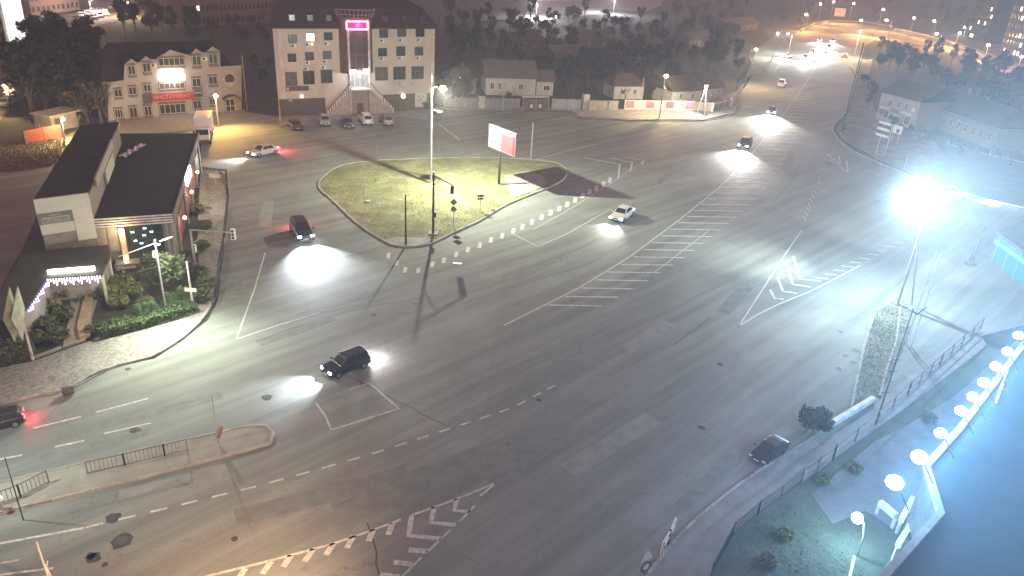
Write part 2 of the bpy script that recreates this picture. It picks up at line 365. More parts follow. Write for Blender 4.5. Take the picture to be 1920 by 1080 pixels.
def patch(cx, cy, r, n=11, sq=1.0, name='asphalt_patch'):
    c = at(cx, cy); MB().prism([(c.x + r * random.uniform(.7, 1.15) * math.cos(6.283 * i / n), c.y + sq * r * random.uniform(.7, 1.15) * math.sin(6.283 * i / n)) for i in range(n)], .001, .004).obj(name, TARF, road)
for p in ((228, 1013, .62), (175, 1046, .40), (170, 1042, .3), (196, 1059, .18), (212, 972, .45), (252, 807, .4), (240, 692, .25), (1350, 683, .3), (1316, 802, .3), (1600, 680, .3), (1585, 667, .25), (1573, 692, .3), (1605, 657, .4), (1575, 622, .2), (500, 745, .4), (780, 570, .2), (700, 590, .3), (440, 1010, .2), (1010, 750, .2), (922, 230, .4)): patch(*p)
random.seed(21)
def repair(cx, cy, dx, dy, L, Wd, tone):
    c = at(cx, cy); q = at(cx + dx, cy + dy); d = (q - c).normalized(); n = Vector((-d.y, d.x, 0)); repair.k += 1; z = .0011 + .00011 * repair.k
    P = [c + d * (L * sx) + n * (Wd * sy + random.uniform(-.12, .12)) for sx, sy in ((-.5, -.5), (0, -.5), (.5, -.5), (.5, .5), (0, .5), (-.5, .5))]
    MB().prism([(p.x, p.y) for p in P], -.01, z).obj('asphalt_patch', (M('patch_dark', (.172, .186, .172), .8, var=.22, scale=1.2), M('patch_pale', (.228, .245, .23), .85, var=.2, scale=1.2))[tone], road)
repair.k = 0
for r_ in ((700, 925, 60, -16, 5, 3.5, 0), (560, 940, 60, -16, 7, 1.6, 0), (880, 865, 60, -22, 9, 2.2, 0), (330, 905, 60, -14, 6, 1.2, 1), (560, 620, 60, -20, 7, .9, 0), (820, 560, 60, -24, 8, 1.0, 0), (1010, 500, 60, -28, 9, 1.2, 0), (1200, 640, 60, -36, 10, 1.4, 1), (1080, 700, 60, -32, 12, 1.0, 0), (1380, 560, 40, -44, 8, 1.2, 0), (980, 840, 60, -30, 8, 3, 0), (1150, 830, 60, -38, 9, 1.5, 1), (740, 520, 60, -18, 5, 1.0, 0), (300, 770, 60, -15, 8, .8, 0), (180, 835, 60, -15, 6, .7, 0), (620, 350, -14, 60, 6, 1.4, 0), (500, 400, -10, 60, 9, 1.2, 1), (760, 265, 60, 3, 10, 1.4, 0), (1000, 250, 60, -4, 12, 1.3, 1), (1250, 330, 40, -30, 10, 1.2, 0), (1480, 300, 20, -40, 14, 1.3, 0), (1520, 220, 14, -40, 16, 1.2, 1), (1330, 900, 40, -40, 7, .9, 0), (440, 545, -14, 60, 6, 1.0, 0)): repair(*r_)
cov = MB().tube((*at(228, 1013)[:2], .002), (*at(228, 1013)[:2], .012), .33, n=16).obj('manhole_cover', M('cast_iron', (.10, .095, .09), .6, .5), road)
TARL = M('tar_seam', (.03, .03, .03), .6)
for s in (((645, 700), (760, 760), (840, 800)), ((955, 540), (1090, 500), (1180, 455)), ((580, 500), (640, 484), (712, 462)), ((560, 590), (680, 560), (800, 520), (1000, 478)), ((690, 980), (700, 1010), (712, 1080)), ((320, 760), (365, 752)), ((1450, 380), (1490, 330), (1500, 300)), ((940, 520), (1080, 470), (1150, 430)), ((1262, 648), (1300, 620), (1330, 595)), ((480, 640), (600, 598), (690, 575), (880, 545))):
    MB().strip([(a + random.uniform(-.1, .1), b + random.uniform(-.1, .1)) for a, b in dens(pxs(s), .7)], .07, .001, .003).obj('crack', TARL, road)

def kerbed(name, outline, top, mat, h=.14, kerb=True, closed=True):
    o = MB().prism(outline, -.03, h).obj(name, mat, kind='structure')
    return o
# left pavement in front of the tile-shop building
KL = smooth(pxs([(-420, 893), (-250, 827), (0, 762), (60, 743), (120, 733), (180, 700), (232, 683), (285, 670), (335, 640), (372, 608), (392, 580), (404, 555)]))
pv = KL + pxs([(408, 500), (418, 440), (425, 370), (422, 322), (376, 322), (372, 400), (370, 470), (380, 560), (362, 585), (180, 638), (62, 680), (0, 692), (-250, 740), (-420, 800)])
pavement = MB().prism(pv, -.03, .13).obj('pavement', PAVER, kind='structure')
kerb_run(KL, pavement)
MB().strip(pxs([(404, 555), (412, 500), (424, 440), (431, 370), (427, 318)]), .2, 0.0, .16).obj('kerb', KERB, pavement)
# grass island with the mast and the billboard
IS = smooth(pxs([(598, 345), (610, 330), (640, 312), (700, 303), (790, 299), (900, 297), (985, 300), (1040, 306), (1061, 318), (1058, 335), (1030, 352), (950, 385), (900, 415), (850, 438), (815, 455), (782, 463), (740, 462), (715, 450), (690, 435), (660, 412), (625, 378), (602, 358)]), True, 5)
island = MB().prism(IS, -.03, .13).obj('traffic_island', LAWN, kind='structure')
kerb_run(IS + [IS[0]], island, .22, .2)
conc = MB().prism(pxs([(945, 330), (990, 322), (1015, 330), (1028, 345), (1000, 360), (960, 372)]), .1, .145).obj('concrete_slab', CONC, island)
MB().prism(pxs([(720, 452), (745, 446), (800, 448), (815, 452), (782, 462), (740, 461)]), .1, .142).obj('concrete_slab', CONC, island)
# median between the two carriageways at lower left
md = smooth(pxs([(-200, 960), (0, 908), (160, 870), (280, 842), (400, 815), (470, 800), (500, 800), (513, 814), (506, 833), (470, 843), (330, 880), (160, 924), (0, 962), (-200, 1010)]), True, 4)
median = MB().prism(md, -.03, .13).obj('median_strip', M('median_concrete', (.26, .25, .215), .9, var=.2, scale=.7), kind='structure')
kerb_run(md + [md[0]], median)
# pavements of the far side
fp = pxs([(806, 203), (830, 202), (1060, 200), (1160, 205), (1385, 172), (1396, 165), (1394, 190), (1375, 213), (1320, 225), (1180, 225), (1085, 219), (1075, 209), (990, 206), (830, 207), (806, 206)])
sw = MB().prism(fp, -.03, .13).obj('pavement', CONC, kind='structure')
MB().strip(smooth(pxs([(1075, 210), (1088, 220), (1180, 226), (1320, 226), (1375, 214), (1393, 190), (1397, 165)])), .25, 0, .17).obj('kerb', KERB, sw)
MB().strip(smooth(pxs([(1622, 86), (1613, 112), (1601, 165), (1587, 207), (1563, 238), (1568, 256), (1592, 279), (1642, 304), (1700, 328), (1770, 354), (1850, 374), (1935, 394)])), .3, -.02, .15).obj('kerb', KERB, kind='structure')
MB().prism(pxs([(524, 219), (806, 206), (800, 226), (745, 216), (600, 224), (550, 228), (526, 240)]), -.03, .1).obj('forecourt', CONC, kind='structure')
MB().prism(pxs([(200, 226), (458, 205), (462, 212), (400, 240), (300, 250), (232, 258)]), -.03, .05).obj('shop_forecourt', M('tan_paving', (.30, .25, .19), .85, var=.2), kind='structure')
# right-hand verge, yard and pavement
vg = pxs([(1640, 588), (1690, 556), (1712, 600), (1690, 660), (1660, 720), (1640, 752), (1596, 768), (1605, 720), (1620, 650)])
verge = MB().prism(vg, -.03, .10).obj('grass_verge', VERGE, kind='structure')
MB().strip(pxs([(1640, 588), (1620, 650), (1605, 720), (1596, 768)]), .2, 0, .14).obj('kerb', KERB, verge)
MB().strip(pxs([(1690, 560), (1680, 640), (1660, 700), (1648, 750)]), .16, 0, .13).obj('kerb', KERB, verge)
rs = pxs([(1830, 620), (1700, 700), (1640, 752), (1560, 800), (1480, 850), (1400, 900), (1310, 972), (1262, 1020), (1230, 1060), (1180, 1130), (1250, 1200), (1330, 1085), (1370, 1010), (1420, 965), (1500, 905), (1560, 865), (1700, 765), (1850, 650)])
rpave = MB().prism(rs, -.03, .13).obj('pavement', M('pale_pavement', (.22, .22, .21), .85, var=.2, scale=.6), kind='structure')
kerb_run(smooth(pxs([(1640, 752), (1560, 800), (1480, 850), (1400, 900), (1310, 972), (1262, 1020), (1230, 1060), (1180, 1130)])), rpave, .2, .17)
yd = pxs([(1850, 650), (1700, 765), (1560, 865), (1500, 905), (1420, 965), (1370, 1010), (1330, 1085), (1250, 1200), (1600, 1300), (1900, 900), (2000, 700)])
MB().prism(yd, -.03, .09).obj('yard_lawn', grassmat('yard_grass', (.05, .07, .05), (.065, .085, .062), (.085, .10, .08)), kind='structure')
MB().prism(pxs([(1905, 640), (1790, 745), (1700, 800), (1640, 830), (1520, 930), (1560, 985), (1620, 960), (1700, 1010), (1640, 1090), (1700, 1120), (1850, 900), (1990, 680)]), -.03, .12).obj('yard_paving', M('yard_slabs', (.13, .135, .14), .8, var=.25, scale=.5), kind='structure')
# yards and streets behind
MB().sheet(pxs([(0, 270), (110, 262), (118, 255), (165, 235), (130, 290), (90, 312), (60, 318), (0, 325)]), -.02).obj('waste_ground', grassmat('dry_ground', (.13, .11, .06), (.2, .17, .09), (.28, .24, .14)), kind='structure')
MB().sheet(pxs([(-80, 325), (60, 318), (100, 310), (80, 380), (40, 470), (-10, 560), (-200, 600)]), -.012).obj('side_lane', ASPH, kind='structure')
MB().sheet(pxs([(-40, 130), (22, 150), (30, 190), (0, 225), (-40, 230)]), -.018).obj('side_street', M('sandy_road', (.2, .17, .11), .9), kind='structure')
MB().sheet(pxs([(138, 48), (150, 25), (200, -2), (290, -8), (285, 18), (250, 34), (142, 56)]), -.016).obj('car_park', M('car_park_asphalt', (.13, .11, .09), .9), kind='structure')
MB().sheet(pxs([(985, 32), (1000, -12), (1250, -14), (1240, 10), (1210, 22), (1130, 18), (1120, 26), (1090, 30), (1020, 38)]), -.014).obj('lit_forecourt', CONC, kind='structure')
MB().sheet(pxs([(1396, 150), (1440, 118), (1478, 112), (1500, 70), (1460, 62), (1420, 90)]), .01).obj('side_road', ASPH, kind='structure')
MB().sheet(pxs([(1600, 180), (1588, 210), (1566, 242), (1580, 262), (1650, 300), (1720, 330), (1780, 300), (1740, 250), (1650, 232), (1625, 160), (1636, 110), (1616, 112)]), -.01).obj('bare_slope', grassmat('bare_soil', (.12, .115, .09), (.18, .17, .13), (.26, .25, .2)), kind='structure')
# ------------------------------------------------------------------ buildings
class Fac:
    "a facade standing on two ground points; local x along it, local y into the building"
    def __init__(s, name, label, cat, bl, br, zx=1.0, ox=0.0, oy=0.0, group=None, L=None):
        s.O = at(*bl); e = at(*br); s.u = (e - s.O); s.len = s.u.length; s.u.normalize(); s.nrm = Vector((-s.u.y, s.u.x, 0)); s.k = (zx, ox, oy)
        s.t = thing(name, label, cat, s.O, math.atan2(s.u.y, s.u.x), group)
    def uv(s, zx, zy, dy=0.0):
        x = s.k[1] + zx / s.k[0]; y = s.k[2] + zy / s.k[0]; d = ray(x, y); o = s.O + s.nrm * dy
        q = CP + d * ((o - CP).dot(s.nrm) / d.dot(s.nrm)) - s.O; return q.dot(s.u), q.z
    def rect(s, x0, y0, x1, y1, dy=0.0):
        xc, yc = (x0 + x1) / 2, (y0 + y1) / 2
        return s.uv(x0, yc, dy)[0], s.uv(xc, y1, dy)[1], s.uv(x1, yc, dy)[0], s.uv(xc, y0, dy)[1]
def window(par, r, n=2, pane=GLASS, frame=None, y=0.0, fw_=.09, trans=None, name='window', sill=False):
    u0, z0, u1, z1 = r; frame = frame or WHITEP; b = MB()
    b.box(u0, y - .09, z0, u0 + fw_, y - .005, z1).box(u1 - fw_, y - .09, z0, u1, y - .005, z1)
    b.box(u0 + fw_, y - .09, z1 - fw_, u1 - fw_, y - .005, z1).box(u0 + fw_, y - .09, z0, u1 - fw_, y - .005, z0 + fw_)
    for i in range(1, n):
        x = u0 + (u1 - u0) * i / n; b.box(x - fw_ / 2, y - .085, z0 + fw_, x + fw_ / 2, y - .006, z1 - fw_)
    if trans: zt = z0 + (z1 - z0) * trans; b.box(u0 + fw_, y - .08, zt - .04, u1 - fw_, y - .007, zt + .04)
    o = b.obj(name, frame, par)
    MB().box(u0 + .03, y - .035, z0 + .03, u1 - .03, y - .003, z1 - .03).obj('pane', pane, o)
    if sill: MB().box(u0 - .06, y - .18, z0 - .07, u1 + .06, y - .005, z0 - .005).obj('sill', WHITEP, o)
    return o
def put_text(s, size, par, u, z, y, mat, name='lettering', sy=1.0, roll=0.0, wide=None):
    me = text(s, size); me.materials.append(mat)
    o = bpy.data.objects.new(name, me); COL.objects.link(o); o.parent = par
    xs = [v.co.x for v in me.vertices]; k = 1.0 if wide is None else wide / (max(xs) - min(xs))
    o.location = (u, y, z); o.rotation_euler = (math.radians(90), 0, 0); o.scale = (k, sy, 1); return o
def ac_unit(par, u, z, y=0.0):
    o = MB().box(u - .42, y - .42, z - .28, u + .42, y - .06, z + .28).obj('air_conditioner', WHITEP, par)
    MB().tube((u - .12, y - .425, z), (u - .12, y - .45, z), .22, n=12).obj('fan_grille', DSTEEL, o)
# --- shop building with gabled dormers
WALLS = M('shop_render', (.42, .37, .34), .85, var=.12, scale=.5); ROOFD = M('dark_tile_roof', (.032, .022, .02), .85, var=.3, scale=2)
SHUT = M('window_box_panel', (.17, .14, .125), .7)
F = Fac('dormer_shop_building', 'pale rendered shop building with five gabled dormers and a red banner', 'building', (190 + 95 / 6.836, 80 + 1000 / 6.836), (190 + 1800 / 6.836, 80 + 870 / 6.836), 6.836, 190, 80)
out = [F.uv(*p) for p in ((80, 515), (290, 480), (300, 270), (385, 205), (460, 255), (490, 245), (570, 170), (640, 215), (690, 210), (885, 90), (1080, 150), (1130, 155), (1210, 75), (1300, 125), (1330, 125), (1425, 45), (1520, 105), (1525, 310), (1795, 290), (1800, 870), (95, 1000))]
w = MB(); pr = MB().prism([(a, b) for a, b in out], 0, .35); w.v = [(x, z_, y) for x, y, z_ in pr.v]; w.f = [q[::-1] for q in pr.f]; w.obj('facade_wall', WALLS, F.t)
Lw = F.len; eL = F.uv(290, 480)[1]; eR = F.uv(1525, 310)[1]; uA = F.uv(300, 300)[0]; uB = F.uv(1525, 300)[0]
MB().box(.05, .36, 0, Lw - .05, 11, eL - .15).obj('rear_block', M('shop_side_wall', (.2, .17, .15), .9), F.t)
zr = F.uv(300, 275)[1]; zk = zr + 2.6
rf = MB(); rf.add([(-.2, .38, eL + .05), (Lw + .2, .38, eL + .05), (Lw + .2, 11.3, eL + .05), (-.2, 11.3, eL + .05), (2.5, 5.5, zk), (Lw - 2.5, 5.5, zk)], [(0, 1, 5, 4), (2, 3, 4, 5), (1, 2, 5), (3, 0, 4), (3, 2, 1, 0)]); rf.obj('roof', ROOFD, F.t)
for a, p, b in (((300, 270), (385, 205), (460, 255)), ((490, 245), (570, 170), (640, 215)), ((690, 210), (885, 90), (1080, 150)), ((1130, 155), (1210, 75), (1300, 125)), ((1330, 125), (1425, 45), (1520, 105))):
    (ua, za), (up, zp), (ub, zb) = F.uv(*a), F.uv(*p), F.uv(*b); zq = min(za, zb) - .2
    d = MB(); d.add([(ua - .12, -.12, zq), (up, -.12, zp + .1), (ub + .12, -.12, zq), (ua - .12, 5.2, zq), (up, 5.2, zp + .1), (ub + .12, 5.2, zq)], [(0, 1, 4, 3), (1, 2, 5, 4)])
    d.add([(ua - .12, -.12, zq + .14), (up, -.12, zp + .26), (ub + .12, -.12, zq + .14), (ua - .12, 5.2, zq + .14), (up, 5.2, zp + .26), (ub + .12, 5.2, zq + .14)], [(3, 4, 1, 0), (4, 5, 2, 1), (3, 0, 2, 5)]).obj('dormer_roof', ROOFD, F.t)
for x0, y0, x1, y1, n in ((335, 262, 440, 450, 2), (525, 225, 635, 420, 2), (725, 168, 1070, 330, 5), (1160, 135, 1280, 335, 2), (1370, 108, 1492, 310, 2), (160, 572, 270, 730, 2), (345, 538, 455, 700, 2), (535, 508, 640, 660, 2), (735, 490, 1075, 620, 5), (1160, 428, 1280, 600, 2), (1370, 402, 1490, 570, 2),
                          (165, 822, 280, 985, 3), (355, 797, 465, 980, 2), (545, 782, 650, 955, 2), (740, 755, 1085, 925, 5), (1170, 712, 1285, 868, 2), (1380, 692, 1470, 825, 2)):
    r = F.rect(x0, y0, x1, y1); h = r[3] - r[1]; low = .12 if y0 > 700 else .22
    MB().box(r[0] - .04, -.05, r[1], r[2] + .04, -.002, r[3]).obj('window_surround', SHUT, F.t)
    window(F.t, (r[0] + .05, r[1] + h * low, r[2] - .05, r[3] - h * .16), n, GLASS2, M('window_frame_pale', (.5, .47, .44), .6), y=-.051)
r = F.rect(1590, 718, 1712, 882); window(F.t, r, 2, GLASS2, WHITEP, name='door', trans=.45)
(ua, z0), (ub, z1) = F.uv(1545, 690), F.uv(1760, 690); aw = MB()
for i in range(8):
    a0, a1 = math.pi * i / 8, math.pi * (i + 1) / 8; c = (ua + ub) / 2; rr = (ub - ua) / 2
    p = [(c - rr * math.cos(a), y, z0 - .5 + rr * .55 * math.sin(a)) for a in (a0, a1) for y in (-1.5, -.01)]
    aw.add([p[0], p[2], p[3], p[1]], [(0, 1, 2, 3)]); aw.add([(q[0], q[1], q[2] - .06) for q in (p[1], p[3], p[2], p[0])], [(0, 1, 2, 3)])
aw.obj('arched_canopy', M('brown_canopy', (.10, .07, .05), .6), F.t)
for u in (ua, ub): MB().tube((u, -1.45, 0), (u, -1.45, z0 - .5), .05).obj('canopy_post', DSTEEL, F.t)
uc, zc = F.uv(1645, 470); em = MB(); em.path([(uc + 1.02 * math.cos(.2618 * i), -.08, zc + 1.0 * math.sin(.2618 * i)) for i in range(25)], .09); em.v = [tuple(p) for p in em.v]
em.obj('emblem_ring', M('emblem_white', (.6, .57, .54), .6), F.t)
MB().tube((uc, -.02, zc + .12), (uc, -.1, zc + .12), .78, n=20).obj('emblem_disc', M('emblem_dark', (.10, .035, .035), .6), F.t)
MB().cbox((uc - .05, -.12, zc - .65), (1.2, .06, .35)).cbox((uc, -.13, zc - .95), (.5, .06, .4)).obj('emblem_scroll', M('emblem_pale', (.55, .5, .46), .6), F.t)
r = F.rect(640, 640, 1180, 735); MB().box(r[0], -.32, r[1], r[2], -.12, r[3]).obj('red_banner', M('red_banner', (.42, .06, .045), .6, var=.1), F.t)
put_text('ИНСТРУМЕНТ', .82, F.t, (r[0] + r[2]) / 2 - .1, (r[1] + r[3]) / 2 + .02, -.335, M('banner_letters', (.72, .36, .32), .6, var=.05), wide=(r[2] - r[0]) * .86)
MB().box(F.uv(530, 700)[0], -.3, r[1] - .25, r[0] - .02, -.1, r[3] + .05).obj('dark_panel', M('brown_panel', (.10, .085, .075), .7), F.t)
r2 = F.rect(1182, 612, 1282, 668); MB().box(r2[0], -.3, r2[1] - .35, r2[2] + .1, -.1, r2[3] + .1).obj('dark_panel', M('brown_panel', (.1, .085, .075), .7), F.t)
put_text('БАНК', .5, F.t, (r2[0] + r2[2]) / 2, (r2[1] + r2[3]) / 2, -.315, M('sign_white', (.75, .72, .68), .6, var=.05), wide=(r2[2] - r2[0]) * .92)
SIGNW = EM('lit_sign_white', (1, .97, .93), 9)
for q in ((748, 338, 1035, 392), (738, 405, 1062, 485)):
    r = F.rect(*q); o = MB().box(r[0], -.34, r[1], r[2], -.12, r[3]).obj('lit_sign', SIGNW, F.t, bevel=.05)
bulb(F.t, ((r[0] + r[2]) / 2, -1.0, r[1]), 260, (1, .97, .92))
for p in ((665, 285), (1315, 205)): ac_unit(F.t, *F.uv(*p))
MB().tube((Lw + .9, -.2, 0), (Lw + .9, -.2, 9.5), .06).obj('flagpole', STEEL, F.t)

# --- four-storey office building with the neon tower
WALLH = M('office_render', (.56, .48, .42), .85, var=.1, scale=.4); ROOFH = M('maroon_roof', (.04, .022, .022), .8, var=.3, scale=2); BROWN = M('brown_cladding', (.10, .062, .055), .6, var=.2)
F = Fac('neon_office_building', 'four storey office building with a round neon topped stair tower', 'building', (524, 218), (808, 204), 6, 510, 0); T = F.t; Lw = F.len
z4 = lambda x, y: F.uv(x, y + 720)
zt = (F.uv(760, 330)[1] + F.uv(1130, 305)[1]) / 2
MB().prism([(0, 0), (Lw, 0), (Lw - .5, 13), (2.8, 13)], 0, zt).obj('wall', WALLH, T)
MB().add([(-1, -.9, zt), (Lw + 1, -.9, zt), (Lw + 1, 14, zt), (1.6, 14, zt), (-1, -.9, zt + .3), (Lw + 1, -.9, zt + .3), (Lw + 1, 14, zt + .3), (1.6, 14, zt + .3), (1, 1.6, zt + 3.2), (Lw - 1, 1.6, zt + 3.2), (Lw - 1, 11.5, zt + 3.2), (2.6, 11.5, zt + 3.2), (3.8, 6.5, zt + 5), (Lw - 3.5, 6.5, zt + 5)],
    [(0, 3, 2, 1), (0, 1, 5, 4), (1, 2, 6, 5), (2, 3, 7, 6), (3, 0, 4, 7), (4, 5, 9, 8), (5, 6, 10, 9), (6, 7, 11, 10), (7, 4, 8, 11), (8, 9, 13, 12), (9, 10, 13), (10, 11, 12, 13), (11, 8, 12)]).obj('roof', ROOFH, T)
for x, y in ((235, 215), (440, 190), (645, 180), (1275, 150), (1485, 145), (1690, 140)):
    u, _ = F.uv(x, 400); z = zt + 1.6; o = MB().box(u - .55, -.1, z - .7, u + .55, 1.0, z + .6).obj('roof_window', ROOFH, T)
    MB().box(u - .45, -.13, z - .6, u + .45, -.105, z + .5).obj('pane', M('attic_glass', (.035, .025, .025), .25, var=.5, scale=2), o)
for x in (95, 1810):
    u, _ = F.uv(x, 600); MB().box(u - .3, -.10, 2.6, u + .3, -.002, zt - .05).obj('corner_pilaster', M('pilaster', (.58, .52, .48), .8), T)
rows = [((181, 388, 281, 485), (380, 370, 478, 465), (583, 362, 680, 455), (1205, 328, 1305, 425), (1408, 322, 1508, 415), (1615, 318, 1715, 415)),
        ((175, 602, 272, 698), (373, 585, 470, 680), (572, 572, 670, 665), (1193, 540, 1293, 635), (1398, 520, 1498, 630), (1605, 525, 1700, 625)),
        ((152, 810, 282, 965), (350, 795, 478, 950), (548, 782, 680, 935), (1160, 755, 1302, 905), (1363, 748, 1503, 895), (1568, 745, 1705, 890))]
DF = M('dark_frame', (.09, .07, .06), .6)
for i, row in enumerate(rows):
    for j, q in enumerate(row):
        lit = i == 0 and j == 1
        window(T, F.rect(*q), (3 if i == 2 and j > 2 else 2), EM('lit_room', (1, .93, .82), 5) if lit else (GLASS2, M('curtained_glass', (.10, .085, .075), .25, var=.6, scale=1.3), M('dim_glass', (.03, .028, .027), .12, var=.5, scale=.8))[(i * 5 + j * 7) % 3], DF, trans=(.6 if i == 2 and j > 2 else None), sill=(i < 2))
for p in ((235, 515), (395, 500), (605, 487), (1230, 455), (1440, 450), (1645, 445), (395, 700), (590, 688), (1230, 655), (1435, 650), (1635, 648), (380, 770), (575, 755)): ac_unit(T, *F.uv(*p))
u, z = F.uv(450, 495); MB().cbox((u, -.1, z), (.25, .18, .2)).obj('indicator_lamp', EM('orange_indicator', (1, .45, .15), 8), T)
# tower
ul, ur = F.uv(755, 500)[0], F.uv(1125, 500)[0]; uc, rr = (ul + ur) / 2, (ur - ul) / 2; zb = F.uv(940, 775)[1] - .6; ztop = zt + 1.6
def drum(r, y0, z0, z1, name, mat, dep=.62, a0=0.0, a1=math.pi, n=18, par=None):
    b = MB(); P = [(uc - r * math.cos(a0 + (a1 - a0) * i / n), y0 - r * dep * math.sin(a0 + (a1 - a0) * i / n)) for i in range(n + 1)]; b.prism(P, z0, z1); return b.obj(name, mat, par or T)
tw = drum(rr, .0, zb, ztop, 'stair_tower', BROWN)
for i, (zz, nn) in enumerate(((zb + .8, 0), (zb + 3.6, 0), (zb + 6.2, 0))):
    for s in (-.42, 0, .42): MB().box(uc + s * rr - .45, -rr * .63 - .02, zz, uc + s * rr + .45, -rr * .45, zz + 2.2).obj('tower_window', M('tower_glass', (.06, .035, .035), .15, var=.6, scale=1), T)
for s in (-1, 1): MB().tube((uc + s * rr * .62, -rr * .6, 0), (uc + s * rr * .62, -rr * .6, ztop), .22, n=12).obj('column', M('column_cream', (.5, .45, .42), .7), T)
drum(rr * 1.06, 0, ztop, ztop + .3, 'tower_cap', BROWN)
cr = MB()
for zz in (ztop + .8, ztop + 1.6):
    cr.path([(uc - rr * 1.2 * math.cos(math.pi * i / 14), -rr * .74 * math.sin(math.pi * i / 14), zz) for i in range(15)], .05)
cr.obj('crown_ring', M('crown_steel', (.32, .25, .24), .5), T)
for i in range(15):
    a = math.pi * i / 14; MB().tube((uc - rr * 1.04 * math.cos(a), -rr * .64 * math.sin(a), ztop + .3), (uc - rr * 1.2 * math.cos(a), -rr * .74 * math.sin(a), ztop + 1.6), .04, n=6).obj('crown_strut', M('crown_steel', (.32, .25, .24), .5), T)
u0, z0, u1, z1 = F.rect(835, 240, 1070, 328, -rr * .62); NEON = EM('neon_magenta', (1, .12, .45), 9); y = -rr * .62 - .25
MB().box(u0 + .15, y + .03, z0 + .15, u1 - .15, y + .12, z1 - .15).obj('neon_sign_panel', M('neon_back', (.30, .02, .08), .6), T)
ng = MB(); ng.bar((u0, y, z0), (u1, y, z0), .24, .24).bar((u0, y, z1), (u1, y, z1), .24, .24).bar((u0, y, z0), (u0, y, z1), .24, .24).bar((u1, y, z0), (u1, y, z1), .24, .24); ng.obj('neon_tube', NEON, T)
bulb(T, (uc, y - .6, (z0 + z1) / 2), 260, (1, .15, .5))
# entrance
(ua, za), (ub, zz_) = F.uv(812, 990, -1.5), F.uv(1035, 990, -1.5); zl = za - .1; yl = -rr * .6
MB().box(uc - rr * .62, -rr * .6 - .9, zl - .25, uc + rr * .62, -.02, zl).obj('entrance_landing', M('white_tiles', (.6, .58, .57), .5), T)
window(T, (uc - rr * .5, zl + .02, uc + rr * .5, zl + 2.5), 3, M('lobby_glass', (.25, .27, .28), .2), WHITEP, y=-.2, name='entrance_door')
MB().box(uc - rr * .6, -rr * .6, zl + 2.62, uc + rr * .6, -rr * .45, zl + 3.3).obj('entrance_sign', EM('entrance_light', (1, .92, 1), 14), T)
bulb(T, (uc, -rr * .6 - .5, zl + 2.4), 420, (1, .94, 1))
MB().box(uc - rr * .55, -rr * .5, 0, uc + rr * .55, -.05, zl - .26).obj('lower_porch', M('porch_tan', (.30, .24, .19), .8), T)
MB().box(uc - .6, -rr * .5 - .06, .05, uc + .6, -rr * .5 - .005, 2.0).obj('lower_door', BROWN, T)
for s in (-1, 1):
    xe = uc + s * (rr * .62 + 4.4); n = 11
    for i in range(n):
        x0 = uc + s * (rr * .62 + 4.4 * i / n); x1 = uc + s * (rr * .62 + 4.4 * (i + 1) / n); zs = zl - (zl - .15) * (i + 1) / n
        MB().box(min(x0, x1), -2.0, 0, max(x0, x1), -.02, zs).obj('stair_step', M('stair_stone', (.42, .36, .31), .8), T)
        xm = (x0 + x1) / 2; MB().box(xm - .09, -2.12, zs + .02, xm + .09, -1.95, zs + .95).obj('baluster', M('baluster_white', (.7, .67, .64), .6), T)
    MB().bar((uc + s * rr * .62, -2.03, zl + .95), (xe, -2.03, 1.05), .14, .1).obj('handrail', BROWN, T)
    MB().add([(uc + s * rr * .62, -2.14, 0), (xe, -2.14, 0), (xe, -2.14, .1), (uc + s * rr * .62, -2.14, zl - .2), (uc + s * rr * .62, -2.125, 0), (xe, -2.125, 0), (xe, -2.125, .1), (uc + s * rr * .62, -2.125, zl - .2)], [(0, 1, 2, 3), (7, 6, 5, 4), (3, 2, 6, 7)]).obj('stair_wall', M('stair_wall_tan', (.38, .31, .27), .85), T)
(ua, za), (ub, zb2) = z4(70, 335), z4(590, 295); MB().box(ua + .05, -.14, 0, ub, -.004, 2.9).obj('basement_cladding', BROWN, T)
(ua, za), (ub, zb2) = z4(1240, 265), z4(1600, 260); MB().box(ua, -.14, 0, Lw - .05, -.004, 3.0).obj('basement_cladding', M('grey_brown_cladding', (.12, .10, .085), .7), T)
u0, _ = z4(1605, 300); u1, _ = z4(1735, 300); MB().box(u0, -.22, .5, u1, -.145, 3.05).obj('white_poster', M('poster', (.62, .6, .57), .6, var=.15, scale=3), T)
for c in ((.3, 2.5), (.7, 2.5), (.35, 1.6), (.6, 1.2), (.5, 1.9)): MB().cbox((u0 + (u1 - u0) * c[0], -.235, c[1]), (.35, .02, .25)).obj('poster_print', M('poster_grey', (.35, .33, .31), .7), T)
u, z = z4(1470, 345); MB().tube((u, -.15, z - .2), (u, -.5, z - .2), .42, n=16).obj('round_sign', EM('round_sign_lit', (1, .95, .85), 1.6), T)
u, z = z4(332, 362); MB().box(u - .3, -.24, z - .3, u + .3, -.15, z + .3).obj('small_sign', EM('small_sign_lit', (1, .85, .8), .8), T)
u, z = z4(205, 400); MB().box(u - .3, -.24, z - .3, u + .3, -.15, z + .3).obj('small_sign', M('small_sign_dull', (.45, .33, .32), .6), T)
r = F.rect(155, 968, 412, 1022); MB().box(r[0], -.12, r[1], r[2], -.004, r[3]).obj('sign_strip', BROWN, T); MB().box(r[0] + .1, -.15, r[1] + .15, r[0] + .5, -.125, r[3] - .15).obj('sign_mark', M('sign_mark_pale', (.55, .4, .38), .6), T)
r = F.rect(1372, 905, 1655, 962); MB().box(r[0], -.12, r[1], r[2], -.004, r[3]).obj('sign_strip', M('sign_cream', (.52, .47, .42), .7), T); MB().cbox((r[0] + 1, -.135, (r[1] + r[3]) / 2), (.4, .02, .3)).obj('sign_mark', M('poster_grey', (.35, .33, .31), .7), T)

